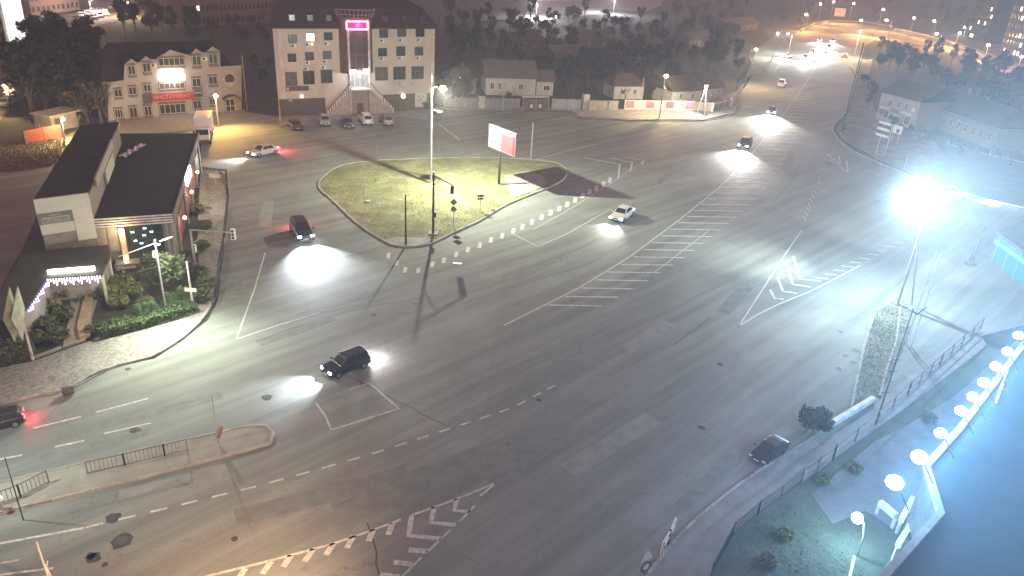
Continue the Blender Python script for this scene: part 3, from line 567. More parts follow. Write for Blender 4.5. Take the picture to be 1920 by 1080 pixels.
# --- tile-shop building at the left with two flat roofs
T = thing('flat_roofed_shop', 'two level shop with black flat roofs, white sign wall and striped fascia', 'building', at(331, 484))
def LP(p): return p - T.location
ROOFB = M('bitumen_roof', (.022, .019, .018), .9, var=.35, scale=.6, bump=.2); CREAM = M('cream_cladding', (.5, .5, .43), .7, var=.06)
TAN = M('tan_cladding', (.22, .18, .14), .8)
zM, zT, zP = 4.5, 7.2, 2.9
fl, fr, br, bl = (LP(at(x, y, zM)) for x, y in ((172, 413), (323, 403), (372, 250), (222, 250)))
def inset(q, k):
    c = sum(q, Vector()) / len(q); return [tuple((c + (p - c) * k)[:2]) for p in q]
g = T.location; sh = lambda q, z: [(p[0], p[1]) for p in q]
main = [fl, fr, br, bl]
b = MB().prism(inset(main, .965), -g.z, zM - .45); b.obj('main_wall', TAN, T)
MB().prism(sh(main, 0), zM - .44, zM).obj('main_roof', ROOFB, T)
MB().prism(inset(main, .98), zM, zM + .02).obj('roof_felt', ROOFB, T)
for k in range(1, 15):
    a, c = fl.lerp(bl, k / 15 + .006), fr.lerp(br, k / 15 - .006); a, c = a.lerp(c, .02), c.lerp(a, .02); MB().bar((a.x, a.y, zM + .024), (c.x, c.y, zM + .024), .14, .012).obj('felt_seam', M('felt_seam', (.034, .031, .029), .8), T)
ex = (fr - fl).normalized(); ey = Vector((-ex.y, ex.x, 0)); wM = (fr - fl).length
for k in range(4):
    a = fl - ey * .10; z0 = zM + .08 - k * .25
    MB().bar(Vector((a.x, a.y, z0)), Vector(((fr - ey * .1).x, (fr - ey * .1).y, z0)), .13, .12).obj('fascia_stripe', M('stripe_white', (.68, .62, .6), .6), T)
    MB().bar(Vector((fr.x, fr.y, z0)) + ex * .06, Vector((br.x, br.y, z0)) + ex * .06, .1, .12).obj('fascia_stripe', M('stripe_dull', (.20, .15, .14), .7), T)
MB().bar(Vector((fl.x, fl.y, zM - .35)) - ey * .03, Vector((fr.x, fr.y, zM - .35)) - ey * .03, .06, .95).obj('fascia', M('fascia_red_brown', (.14, .07, .06), .7), T)
def onfront(t, dy=-.05): p = fl.lerp(fr, t) + ey * dy; return p
# glass front, columns
def fbox(t0, t1, y0, y1, z0, z1, name, mat, **k):
    a = onfront(t0, y0); c = onfront(t1, y0); d = onfront(t1, y1); e = onfront(t0, y1)
    return MB().hexa([(q.x, q.y, z0) for q in (a, c, d, e)] + [(q.x, q.y, z1) for q in (a, c, d, e)]).obj(name, mat, T, **k)
fbox(.40, .84, .26, .5, .2, zM - .9, 'shop_window', M('shop_glass', (.03, .05, .05), .1, spec=.6))
for t in (.40, .55, .70, .84): fbox(t - .008, t + .008, .2, .3, .2, zM - .9, 'window_mullion', DSTEEL)
for t, z in ((.46, 2.9), (.62, 3.2), (.6, 2.5), (.48, 2.0), (.55, 1.7), (.7, 2.8)): fbox(t - .02, t + .02, .2, .25, z, z + .14, 'display_lamp', EM('display_light', (.75, .9, .95), 3))
for t in (.9, .97): fbox(t - .012, t + .012, -.05, .25, 0, zM - .9, 'facade_column', M('column_grey', (.3, .27, .24), .8))
fbox(.30, .37, -.25, .2, .1, zM - .9, 'lit_pillar', M('pillar_cream', (.62, .5, .36), .7))
p = onfront(.335, -.8); bulb(T, (p.x, p.y, zM - 1.1), 160, (1, .72, .4)); p = onfront(.335, -.7); bulb(T, (p.x, p.y, .4), 45, (1, .72, .4))
fbox(.0, .14, .16, .3, .0, zM - .9, 'wall_panel', M('panel_beige', (.32, .28, .22), .8)); fbox(.15, .29, .15, .3, 1.2, zM - .9, 'wall_panel', M('panel_beige', (.32, .28, .22), .8)); fbox(.2, .5, -1.3, .1, 0, .35, 'entrance_step', CONC); fbox(.22, .46, -1.9, -1.31, 0, .18, 'entrance_step', CONC)
# right-hand wall along the road
def sidept(t, o=0.0): return fr.lerp(br, t) + ex * o
for t in (.06, .3, .5, .7, .9):
    p = sidept(t, .05); MB().bar((p.x, p.y, 0), (p.x, p.y, zM - .5), .25, .25, up=(0, 1, 0)).obj('side_column', TAN, T)
for t0, t1 in ((.1, .27), (.34, .47), (.53, .67), (.73, .87)):
    a, c = sidept(t0, -.02), sidept(t1, -.02); MB().bar((a.x, a.y, 1.9), (c.x, c.y, 1.9), .1, 2.6).obj('side_window', M('side_glass', (.16, .06, .045), .3), T)
a, c = sidept(.36, .25), sidept(.50, .25); MB().bar((a.x, a.y, zM - .3), (c.x, c.y, zM - .3), .16, 1.1).obj('lit_sign', EM('side_sign_white', (1, .98, .92), 10), T)
p = sidept(.43, 1.2); bulb(T, (p.x, p.y, zM - .5), 120, (1, .95, .85))
for t, in ((.12,), (.38,), (.62,)):
    p = sidept(t, .55); o = MB().bar((p.x, p.y, 2.9), (p.x - .4 * ex.x, p.y - .4 * ex.y, 2.9), .08, .08).obj('wall_lamp', DSTEEL, T)
    MB().ball((p.x, p.y, 2.8), .17).obj('lamp_globe', EM('wall_lamp_globe', (1, .8, .5), 14), o); bulb(T, (p.x + .1 * ex.x, p.y, 2.45), 80, (1, .62, .3))
# higher block
tfl, tfr, tbr, tbl = (LP(at(x, y, zT)) for x, y in ((62, 375), (165, 362), (222, 228), (150, 235)))
tall = [tfl, tfr, tbr, tbl]
MB().prism(inset(tall, .985), 0, zT - .3).obj('upper_wall', TAN, T); MB().prism(sh(tall, 0), zT - .29, zT).obj('upper_roof', ROOFB, T)
hx_ = (tfr - tfl).normalized(); hy = Vector((-hx_.y, hx_.x, 0)); wT = (tfr - tfl).length
def tb(u0, u1, z0, z1, y0, y1, name, mat):
    P = [tfl + hx_ * u + hy * y for u, y in ((u0, y0), (u1, y0), (u1, y1), (u0, y1))]
    return MB().hexa([(q.x, q.y, z0) for q in P] + [(q.x, q.y, z1) for q in P]).obj(name, mat, T)
tb(0, wT, zT - 1.25, zT + .06, -.22, .02, 'sign_wall_band', CREAM); tb(wT * .64, wT, 2.92, zT - 1.26, -.22, .02, 'sign_wall_leg', CREAM); tb(.05, wT * .63, 3.95, 4.9, -.22, .02, 'sign_wall_band', CREAM)
tb(.0, wT * .64 - .01, 4.91, zT - 1.26, -.18, .0, 'sign_board', M('sign_olive', (.15, .16, .115), .7, var=.08)); tb(.15, wT * .63, 2.95, 3.94, -.12, .0, 'lower_panel', M('panel_olive', (.20, .20, .16), .8))
sg = bpy.data.objects.new('sign_lettering', None)
SGM = M('sign_letters', (.5, .5, .42), .6, var=.03); q = tfl + hx_ * (wT * .32) - hy * .2
me = text('ТЕРРАКОТТА', .46); me.materials.append(SGM); o = bpy.data.objects.new('sign_lettering', me); COL.objects.link(o); o.parent = T; o.location = (q.x, q.y, 5.25); o.rotation_euler = (math.radians(90), 0, math.atan2(hx_.y, hx_.x)); o.scale = (.62 * wT * .53 / 1.95, 1, 1)
xs = [v.co.x for v in me.vertices]; o.scale.x = wT * .46 / (max(xs) - min(xs))
me = text('магазин', .26); me.materials.append(SGM); o2 = bpy.data.objects.new('sign_lettering', me); COL.objects.link(o2); o2.parent = T; o2.location = (q.x, q.y, 5.66); o2.rotation_euler = o.rotation_euler; o2.scale = (.9, .7, 1)
for z in (5.02, 5.48): tb(wT * .07, wT * .57, z - .02, z + .02, -.21, -.185, 'sign_border', SGM)
for u in (.07, .565): tb(wT * u, wT * u + .04, 5.04, 5.46, -.21, -.185, 'sign_border', SGM)
# panels on the inner side of the higher block
def tsp(t, o=0.0): return tfr.lerp(tbr, t) + hx_ * o
for t0, t1, z0, z1, mt in ((.14, .66, zT - .75, zT + .25, M('panel_tan', (.3, .25, .21), .8)), (.36, .62, zM + .3, zT - .9, M('panel_pale', (.40, .36, .31), .8))):
    a, c = tsp(t0, .14), tsp(t1, .14); MB().bar((a.x, a.y, (z0 + z1) / 2), (c.x, c.y, (z0 + z1) / 2), .18, z1 - z0).obj('wall_panel', mt, T)
# porch
pp = [LP(at(x, y, zP)) for x, y in ((78, 470), (203, 459), (206, 480), (190, 514), (88, 522), (52, 575), (8, 600), (-20, 600), (-10, 560), (40, 480))]
MB().prism(sh(pp, 0), zP - .25, zP).obj('porch_roof', M('green_roof_felt', (.05, .052, .035), .85, var=.3, scale=.8), T)
pi = [LP(at(x, y, zP)) for x, y in ((86, 474), (196, 464), (180, 500), (90, 508), (60, 560), (10, 585))]
MB().prism(sh(pi, 0), 0, zP - .26).obj('porch_wall', M('porch_beige', (.32, .28, .25), .8), T)
a, c = LP(at(90, 512, zP + .1)), LP(at(178, 505, zP + .1)); MB().bar(Vector((a.x, a.y, zP + .2)), Vector((c.x, c.y, zP + .2)), .2, .32).obj('light_bar', EM('porch_light_bar', (1, .99, .95), 14), T)
mid = (a + c) / 2 - ey * .7; bulb(T, (mid.x, mid.y, zP - .2), 330, (1, .95, .82)); bulb(T, (mid.x + ey.x * 1.2, mid.y + ey.y * 1.2, zP + .8), 60, (1, .97, .9))
a, c = LP(at(80, 522, zP)), LP(at(188, 515, zP)); gl = EM('string_light', (.75, .75, 1), 6)
for i in range(22):
    q = a.lerp(c, i / 21); MB().bar((q.x, q.y - .12, zP - .3 - .18 * (i % 3)), (q.x, q.y - .12, zP - .05), .05, .05, up=(0, 1, 0)).obj('string_light', gl, T)
a, c = LP(at(52, 578, zP)), LP(at(88, 524, zP))
for i in range(12):
    q = a.lerp(c, i / 11); MB().bar((q.x + .1, q.y - .1, zP - .25 - .15 * (i % 3)), (q.x + .1, q.y - .1, zP - .05), .05, .05, up=(0, 1, 0)).obj('string_light', EM('string_light_blue', (.45, .4, 1), 5), T)
for t in (.1, .95):
    q = LP(at(205, 480, zP)).lerp(LP(at(190, 514, zP)), t); MB().bar((q.x, q.y, 0), (q.x, q.y, zP - .25), .18, .18, up=(0, 1, 0)).obj('porch_post', CREAM, T)
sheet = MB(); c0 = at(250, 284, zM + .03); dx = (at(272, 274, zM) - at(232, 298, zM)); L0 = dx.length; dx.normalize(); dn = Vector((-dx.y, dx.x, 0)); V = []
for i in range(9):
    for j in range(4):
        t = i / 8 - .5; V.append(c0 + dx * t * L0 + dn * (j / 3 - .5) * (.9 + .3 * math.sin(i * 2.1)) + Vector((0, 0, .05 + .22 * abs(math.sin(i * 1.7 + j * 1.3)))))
sheet.add(V, [(i * 4 + j, i * 4 + j + 4, i * 4 + j + 5, i * 4 + j + 1) for i in range(8) for j in range(3)]); tag(sheet.obj('roof_reflection', M('pale_reflection', (.55, .56, .62), .7)), 'pale reflection shaped as a crumpled sheet on the black flat roof', 'sheet')  # crumpled surface standing in for a pale reflection on the roof

# --- white house with a grey gable roof, far side of the road
def house(name, label, bl, br, depth, eave, rise, wall, roof, wins=(), hip=0.0, group=None, chim=False, doorpos=None):
    F = Fac(name, label, 'house', bl, br, group=group); L = F.len; T = F.t
    MB().box(0, 0, 0, L, depth, eave).obj('wall', wall, T); e = .45
    z0, z1 = eave - .02, eave + rise
    V = [(-e, -e, z0), (L + e, -e, z0), (L + e, depth + e, z0), (-e, depth + e, z0), (hip - (e if not hip else 0), depth / 2, z1), (L - hip + (e if not hip else 0), depth / 2, z1)]
    r = MB().add(V + [(x, y, z + .14) for x, y, z in V], [(0, 4, 3), (1, 2, 5), (0, 1, 5, 4)[::-1], (2, 3, 4, 5)[::-1], (6, 7, 11, 10), (8, 9, 10, 11), (6, 10, 9), (7, 8, 11), (0, 1, 7, 6), (1, 2, 8, 7), (2, 3, 9, 8), (3, 0, 6, 9)]).obj('roof', roof, T)
    if not hip: MB().add([(.01, .01, eave), (.01, depth - .01, eave), (.01, depth / 2, z1 - .15), (.3, .01, eave), (.3, depth - .01, eave), (.3, depth / 2, z1 - .15)], [(0, 1, 2)[::-1], (3, 4, 5), (0, 2, 5, 3), (1, 4, 5, 2)]).obj('gable', wall, T)
    for (u, z, w_, h_) in wins: window(T, (u * L - w_ / 2, z, u * L + w_ / 2, z + h_), 2, GLASS2, WHITEP)
    if chim: MB().box(L * .6, depth * .6, eave, L * .6 + .6, depth * .6 + .6, z1 + .9).obj('chimney', M('chimney_brick', (.2, .13, .1), .9), T)
    return F
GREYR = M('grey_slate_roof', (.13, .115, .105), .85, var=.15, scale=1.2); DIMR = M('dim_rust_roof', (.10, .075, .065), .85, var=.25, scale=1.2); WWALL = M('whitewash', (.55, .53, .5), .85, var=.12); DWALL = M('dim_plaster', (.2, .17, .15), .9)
house('white_house', 'white house with a wide grey gable roof behind the grey fence', (911, 178), (1003, 180), 7.5, 3.6, 3.1, WWALL, GREYR, ((.12, 1.2, .9, 1.5), (.27, 1.2, .8, 1.5), (.7, 1.3, 1, 1.2)))
house('white_annex', 'low white annex under a grey roof, joined right of the wide gabled house', (1005, 179), (1036, 180), 6, 3.0, 1.9, WWALL, GREYR, ((.6, 1.1, 1.4, 1.1),))
SHED = [((840, 176), (892, 176), 'dim tan outbuilding with a flat pitched roof left of the white house'), ((868, 92), (930, 90), 'dark low house far behind the white house near the top'), ((1042, 130), (1095, 128), 'dim house among the trees right of the white annex'), ((960, 96), (1022, 94), 'dim house with rust roof directly behind the white house'), ((1085, 92), (1150, 90), 'dim pale roofed house just below the bright forecourt'), ((1180, 118), (1240, 114), 'dim house in the orchard behind the warm corner lamp'), ((1290, 92), (1350, 84), 'dim house with a long roof near the side road bend'), ((1258, 196), (1312, 193), 'low cottage hidden behind the poster fence'), ((1325, 190), (1352, 186), 'small cottage behind the right end of the poster fence'), ((1150, 186), (1205, 186), 'small cottage behind the left end of the poster fence'), ((1360, 62), (1420, 56), 'dim house in brown haze at the top, left of the side road')]
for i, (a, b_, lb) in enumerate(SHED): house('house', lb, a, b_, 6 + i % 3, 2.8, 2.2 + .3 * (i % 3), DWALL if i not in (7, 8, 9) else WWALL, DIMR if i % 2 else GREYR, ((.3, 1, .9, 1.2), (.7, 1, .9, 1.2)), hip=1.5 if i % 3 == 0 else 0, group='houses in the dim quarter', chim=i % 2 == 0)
# --- right-hand houses
HW = M('pale_gable_wall', (.42, .40, .40), .85, var=.1)
F = house('corner_shop_house', 'pale two storey house with signboards at the right of the far road', (1641, 222), (1712, 244), 9, 5.6, 2.4, HW, DIMR, ((.28, 3.2, 1, 1.5), (.5, 3.2, 1, 1.5), (.7, 3.2, 1, 1.5), (.25, .6, 1.2, 1.8), (.8, .6, 1.4, 1.8)))
for (u, z, w_, h_, mt) in ((.2, 2.4, 2.4, .5, 'sb_white'), (.45, 2.3, 1.6, .7, 'sb_grey'), (.75, 2.5, 3, .45, 'sb_white'), (.9, 3.4, 1.0, .8, 'sb_white'), (.55, 1.2, 1.5, .8, 'sb_white'), (.12, 1.3, 1.1, 1.1, 'sb_grey')):
    L = F.len; MB().box(u * L - w_ / 2, -.3, z, u * L + w_ / 2, -.12, z + h_).obj('signboard', M(mt, (.66, .66, .68) if mt == 'sb_white' else (.2, .2, .22), .5, var=.3, scale=2), F.t)
F = house('long_low_house', 'long single storey house with a hipped roof in blue shade at right', (1730, 232), (1860, 282), 9, 4.2, 3.0, M('blue_grey_wall', (.30, .29, .29), .85, var=.1), M('dark_grey_roof', (.10, .095, .095), .85, var=.2), tuple((.08 + .105 * i, 1.3, 1.0, 1.7) for i in range(9)), hip=3.5)  # roof in one dark grey colour
house('house', 'dim hipped house behind the long low house at right', (1790, 172), (1880, 205), 8, 3.4, 2.6, DWALL, DIMR, ((.3, 1, .9, 1.2), (.7, 1, .9, 1.2)), hip=2, group='houses in the dim quarter')
# --- turquoise kiosk at the right edge
T = thing('turquoise_kiosk', 'turquoise kiosk with a dark flat roof at the right edge', 'kiosk', at(1872, 522)); g = T.location
kq = [at(x, y, 3.2) - g for x, y in ((1868, 436), (1925, 410), (2010, 455), (1950, 492))]
MB().prism(inset(kq, .93), 0, 2.95).obj('wall', M('turquoise_panel', (.02, .15, .17), .5, var=.1), T); MB().prism([(q.x, q.y) for q in kq], 2.96, 3.3).obj('roof', M('kiosk_roof', (.07, .08, .1), .7), T)
a, c = kq[0], kq[3]
for t in (.08, .36, .64, .92):
    q = Vector(inset(kq, .93)[0] + (0,)).lerp(Vector(inset(kq, .93)[3] + (0,)), t); MB().bar((q.x, q.y, 0), (q.x, q.y, 2.9), .14, .14, up=(0, 1, 0)).obj('corner_trim', M('kiosk_trim', (.15, .22, .24), .5), T)
q0, q1 = (Vector(inset(kq, .955)[i] + (0,)) for i in (0, 3)); MB().bar(q0 + Vector((0, 0, 2.2)), q1 + Vector((0, 0, 2.2)), .05, .5).obj('sign_band', M('kiosk_band', (.12, .30, .33), .5), T)
# --- low podium at the lower right whose edge carries the floodlights
T = thing('podium_building', 'low flat roofed building filling the lower right corner under blue light', 'building', (0, 0, 0))
zr = 5.0; P = [at(x, y, zr) for x, y in ((2300, 140), (1920, 647), (1797, 810), (1735, 880), (1762, 967), (1662, 1080), (1560, 1200))]
d = (P[-1] - P[-2]).normalized(); far = P[1] + (P[1] - P[2]).normalized() * 12
poly = [tuple(q[:2]) for q in [far] + P[1:6] + [P[5] + d * 6]]; nrm = Vector((d.y, -d.x, 0))
if nrm.x < 0: nrm = -nrm
e0, e1 = Vector(poly[-1] + (0,)) + nrm * 26, Vector(poly[0] + (0,)) + nrm * 26; poly += [tuple(e0[:2]), tuple(e1[:2])]
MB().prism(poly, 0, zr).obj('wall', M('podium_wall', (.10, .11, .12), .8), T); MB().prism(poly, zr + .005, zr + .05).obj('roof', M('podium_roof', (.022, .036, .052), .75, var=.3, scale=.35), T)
MB().strip(poly[:7], .35, zr + .051, zr + .3).obj('parapet', M('podium_parapet', (.28, .30, .33), .8), T)
for a, b_ in (((1890, 690), (1866, 758)),): 
    a, b_ = at(*a, zr + .2), at(*b_, zr + .2)
    for k in range(9):
        q0, q1 = a.lerp(b_, k / 9), a.lerp(b_, (k + .65) / 9); MB().bar(q0 + Vector((0, 0, .0)), q1, .14, .08).obj('roof_rail', M('rail_pale', (.6, .65, .7), .6), T)
for (x0, y0), (x1, y1), z in (((1726, 925), (1722, 962), 1.3), ((1722, 962), (1684, 1022), 1.3), ((1712, 935), (1690, 975), 1.1), ((1748, 978), (1710, 1024), 3.2), ((1650, 942), (1680, 968), 1.0)):
    a, b_ = at(x0, y0, z), at(x1, y1, z); MB().bar(a, b_, .3, .35).obj('ramp_parapet', M('ramp_white', (.6, .62, .64), .6), T)
    for q in (a, b_): MB().bar((q.x, q.y, .1), (q.x, q.y, z - .18), .14, .14, up=(0, 1, 0)).obj('ramp_post', M('ramp_white', (.6, .62, .64), .6), T)
# --- apartment blocks at the back
def block(label, a, b_, depth, h, wall, cols, rows, lit=(), group=None, wm=.16):
    F = Fac('apartment_block', label, 'building', a, b_, group=group); L = F.len; T = F.t
    MB().box(0, 0, 0, L, depth, h).obj('wall', wall, T); MB().box(-.2, -.2, h + .004, L + .2, depth + .2, h + .5).obj('roof', ROOFD, T)
    cw, rh = L / cols, (h - 1.2) / rows
    for i in range(cols):
        for j in range(rows):
            u, z = (i + .5) * cw, 1.0 + j * rh; w_ = min(1.5, cw * .5); hh = min(1.5, rh * .55)
            on = (i, j) in lit
            o = MB().box(u - w_ / 2, -.06, z, u + w_ / 2, -.004, z + hh).obj('window', (EM('lit_flat_warm', (1, .8, .5), 3) if (i + j) % 3 else EM('lit_flat_cool', (.85, .9, 1), 3)) if on else GLASS2, T)
    return F
random.seed(3)
LILAC = M('lilac_wall', (.36, .31, .33), .85)
F = block('tall pale apartment block cut by the left edge at the top', (-46, 150), (28, 145), 14, 19, M('sandy_block_wall', (.34, .28, .25), .85), 6, 6, ((5, 4), (3, 2)))
F = block('white end wall of an apartment block lit brightly at the top left', (22, 95), (58, 92), 16, 20, M('pale_block_wall', (.5, .52, .48), .85), 2, 1)
block('long dark apartment block along the top behind the shop building', (345, 52), (520, 42), 12, 16, M('dark_block_wall', (.2, .13, .12), .9), 22, 4, ((3, 1), (12, 2)))
block('brown apartment block behind the lit parking lot at top left', (60, 30), (150, 18), 12, 14, M('dark_block_wall', (.2, .13, .12), .9), 10, 4, ((7, 2),))
rl = lambda c, r, n: {(random.randrange(c), random.randrange(r)) for _ in range(n)}
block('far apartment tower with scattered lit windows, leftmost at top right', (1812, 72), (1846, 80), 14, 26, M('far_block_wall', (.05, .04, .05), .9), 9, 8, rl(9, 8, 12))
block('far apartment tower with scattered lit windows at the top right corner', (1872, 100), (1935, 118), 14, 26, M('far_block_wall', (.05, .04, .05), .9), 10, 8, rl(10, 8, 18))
block('low lit market building beyond the bright forecourt at the top', (1010, 2), (1090, 0), 12, 6, M('market_wall', (.5, .48, .5), .8), 14, 1, {(i, 0) for i in range(0, 14, 2)})
# ------------------------------------------------------------------ vehicles
SHAPES = {  # stations (x from rear -.5 to front .5, top z, width factor), cabin (base rear, base front, roof rear, roof front, roof z), L W
    'sedan': ([(-.5, .62, .80), (-.475, .88, .92), (-.40, .96, .97), (-.15, .93, 1), (.15, .92, 1), (.26, .90, .99), (.42, .78, .95), (.475, .70, .88), (.5, .55, .74)], (-.36, .24, -.22, .08, 1.44), 4.55, 1.78),
    'suv': ([(-.5, .70, .84), (-.48, 1.02, .94), (-.40, 1.06, .98), (-.15, 1.04, 1), (.15, 1.04, 1), (.24, 1.03, .99), (.42, .95, .97), (.48, .85, .90), (.5, .62, .78)], (-.49, .24, -.44, .08, 1.70), 4.5, 1.85),
    'hatch': ([(-.5, .62, .84), (-.485, .92, .94), (-.40, .96, .98), (-.15, .94, 1), (.15, .93, 1), (.26, .90, .99), (.42, .80, .95), (.475, .70, .88), (.5, .55, .74)], (-.49, .26, -.40, .08, 1.50), 4.1, 1.74),
    'van': ([(-.5, .75, .90), (-.49, 1.05, .98), (-.40, 1.08, 1), (-.15, 1.06, 1), (.15, 1.05, 1), (.27, 1.02, .99), (.42, .88, .95), (.48, .75, .88), (.5, .58, .76)], (-.495, .32, -.48, .14, 1.82), 4.4, 1.82),
}
TYREM = {}
def car(px, to, kind, paint, label, cat='car', lights=0, tail=False, power=16000, beam_px=None, z=0.0, group=None, detail=True, headcol=(.85, .92, 1), name=None, lscale=1.0):
    st, (cb0, cb1, cr0, cr1, rz), L, Wd = SHAPES[kind]; L *= lscale
    p, q = at(px[0], px[1], z), at(to[0], to[1], z); h = math.atan2(q.y - p.y, q.x - p.x)
    T = thing(name or ('parked_car' if group else 'car'), label, cat, p, h, group)
    hw = Wd / 2; b = MB(); V = []
    for x, zt, wf in st:
        w = hw * wf; X = x * L; zb = .24 if abs(x) < .47 else .34
        V += [(X, -w * .9, zb), (X, -w, zb + .16), (X, -w * .985, zt - .13), (X, -w * .88, zt), (X, w * .88, zt), (X, w * .985, zt - .13), (X, w, zb + .16), (X, w * .9, zb)]
    n = len(st); fs = []
    for i in range(n - 1):
        for j in range(8): k = (j + 1) % 8; fs.append((8 * i + j, 8 * i + 8 + j, 8 * i + 8 + k, 8 * i + k)[::-1])
    fs += [tuple(range(8))[::-1][::-1], tuple(range(8 * n - 8, 8 * n))[::-1]]
    b.add(V, fs); body = b.obj('body', paint, T, smooth=False, bevel=.05)
    bz = (st[3][1] - .03); wb, wr = hw * .90, hw * .70
    C = [(cb0 * L, -wb, bz), (cb1 * L, -wb, bz), (cb1 * L, wb, bz), (cb0 * L, wb, bz), (cr0 * L, -wr, rz), (cr1 * L, -wr, rz), (cr1 * L, wr, rz), (cr0 * L, wr, rz)]
    MB().hexa(C).obj('roof', paint, T, bevel=.07)
    C = [Vector(c) for c in C]
    def panel(name, a, b_, c, d, s0=.08, s1=.08, t0=.14, t1=.10):
        "glass panel set proud of a cabin face a-b (base) c-d (roof over b,a)"
        nrm = (b_ - a).cross(d - a).normalized() * .02
        lo = lambda s: a.lerp(b_, s); hi = lambda s: d.lerp(c, s)
        P = [lo(s0).lerp(hi(s0), t0), lo(1 - s1).lerp(hi(1 - s1), t0), lo(1 - s1).lerp(hi(1 - s1), 1 - t1), lo(s0).lerp(hi(s0), 1 - t1)]
        return MB().hexa([v - nrm * .9 for v in P] + [v + nrm for v in P]).obj(name, GLASS, T)
    panel('windscreen', C[1], C[2], C[6], C[5]); panel('rear_window', C[3], C[0], C[4], C[7])
    for a, b_, c, d in ((C[0], C[1], C[5], C[4]), (C[2], C[3], C[7], C[6])):
        if kind == 'van': panel('side_window', a, b_, c, d, .62 if a is C[0] else .10, .10 if a is C[0] else .62)
        else: panel('side_window', a, b_, c, d, .10, .53); panel('side_window', a, b_, c, d, .50, .10)
    r = .33 if kind in ('sedan', 'hatch') else .37
    for sx in (-.30, .31):
        for sy in (-1, 1):
            w = MB().tube((sx * L, sy * (hw - .16), r), (sx * L, sy * (hw + .015), r), r, n=14).obj('wheel', RUBBER, T)
            if detail: MB().tube((sx * L, sy * (hw + .012), r), (sx * L, sy * (hw + .03), r), r * .62, n=10).obj('rim', RIM, w)
    fz = st[-2][1] - .10; fx = L * .492
    for sy in (-1, 1):
        MB().box(fx - .12, sy * hw * .72 - .17, fz - .09, fx + .03, sy * hw * .72 + .17, fz + .07).obj('headlight', HEADL if lights else M('headlight_off', (.6, .62, .65), .15), T, bevel=.02)
        MB().box(-L * .5 - .015, sy * hw * .74 - .15, st[1][1] - .28, -L * .5 + .1, sy * hw * .74 + .15, st[1][1] - .10).obj('taillight', TAILL if tail else M('taillight_off', (.25, .02, .02), .25), T, bevel=.02)
        if detail: MB().box(cb1 * L * .82 - .05, sy * (hw + .14) - .09, bz + .02, cb1 * L * .82 + .12, sy * (hw + .14) + .09, bz + .18).obj('door_mirror', paint, T, bevel=.03)
    if detail:
        MB().box(fx - .02, -hw * .45, fz - .10, fx + .045, hw * .45, fz + .03).obj('grille', DSTEEL, T)
        for sx, xx in ((1, L * .5), (-1, -L * .5)):
            MB().box(xx - (.10 if sx > 0 else .03), -hw * .8, .30, xx + (.03 if sx > 0 else .10), hw * .8, .50).obj('bumper', M('bumper_grey', (.07, .07, .075), .6), T, bevel=.03)
            MB().box(xx + sx * .035 - .01, -.26, .42, xx + sx * .035 + .012, .26, .53).obj('number_plate', WHITEP, T)
    if lights:
        n = 2 if lights > 1 else 1
        for sy in ((-1, 1) if n == 2 else (0,)):
            bulb(T, (fx + .14, sy * hw * .72, fz), power / n, headcol, 'SPOT', .06, aim=(1, 0, -.09), cone=82, blend=1)
    if tail: bulb(T, (-L * .5 - .3, 0, .8), 90 if tail is True else tail, (1, .05, .08))
    return T
P_ = lambda n, c, r=.3, m=.1: M('paint_' + n, c, r, m, var=.05, spec=.6)
NAVY, BLACK, SILV, WHT, GOLD, DRED, GREY = P_('navy', (.02, .024, .045)), P_('black', (.018, .018, .02)), P_('silver', (.40, .40, .42), .35, .4), P_('white', (.62, .61, .60)), P_('bronze', (.20, .16, .12), .35, .3), P_('dark_red', (.025, .012, .02)), P_('grey', (.2, .2, .21), .35, .3)
car((566, 442), (587, 474), 'suv', NAVY, 'dark SUV with blazing headlights driving down past the grass island', 'SUV', 2, 350, 36000)
car((650, 693), (605, 710), 'suv', NAVY, 'dark blue SUV crossing the middle of the junction, headlights pointing left', 'SUV', 2, True, 6500, headcol=(.8, .88, 1))
sv = [o for o in COL.objects if o.get('label', '').startswith('dark blue SUV crossing')][0]
for s in (-.55, .55): MB().box(-2.3, s - .13, .72, -2.2, s + .13, .84).obj('rear_glare', EM('rear_glare_white', (.9, .95, 1), 30), sv)  # glowing panels added for the white glare at the SUV's rear
bulb(sv, (-2.75, 0, .9), 420, (.88, .95, 1))  # bulb added to the same rear glare
car((1166, 409), (1140, 428), 'sedan', WHT, 'white sedan driving alone on the main road right of the billboard', lights=2, power=4200, headcol=(1, .93, .85))
car((495, 290), (462, 297), 'sedan', P_('pale_pink', (.5, .42, .42)), 'pale sedan with red brake lights glowing, turning beside the shop', lights=1, tail=700, power=6000)
bulb_t = None
car((553, 240), (541, 228), 'sedan', P_('dark_olive', (.055, .05, .04)), 'dark sedan, leftmost of the cars parked below the office steps', group='cars parked in front of the office', lscale=1.0)
car((610, 233), (611, 246), 'hatch', SILV, 'silver hatchback parked facing the road, second from left below the office steps', group='cars parked in front of the office')
car((652, 237), (657, 250), 'sedan', NAVY, 'dark navy sedan with a pale hood parked between the silver hatchback and the white van', group='cars parked in front of the office')
car((686, 231), (675, 219), 'van', WHT, 'white van parked nose to the steps in the office row', 'van', group='cars parked in front of the office', name='parked_van')
car((724, 232), (712, 219), 'suv', GOLD, 'bronze estate car, rightmost of the cars parked below the office', group='cars parked in front of the office')
car((-2, 800), (-66, 816), 'hatch', DRED, 'dark car leaving the picture at the left edge, tail lights on', tail=True)
car((1441, 852), (1408, 876), 'sedan', BLACK, 'black sedan parked alone along the right kerb near the bush')
car((1396, 276), (1378, 296), 'suv', BLACK, 'dark SUV, lowest of the oncoming cars on the main road', 'SUV', 2, False, 40000, headcol=(1, .95, .88))
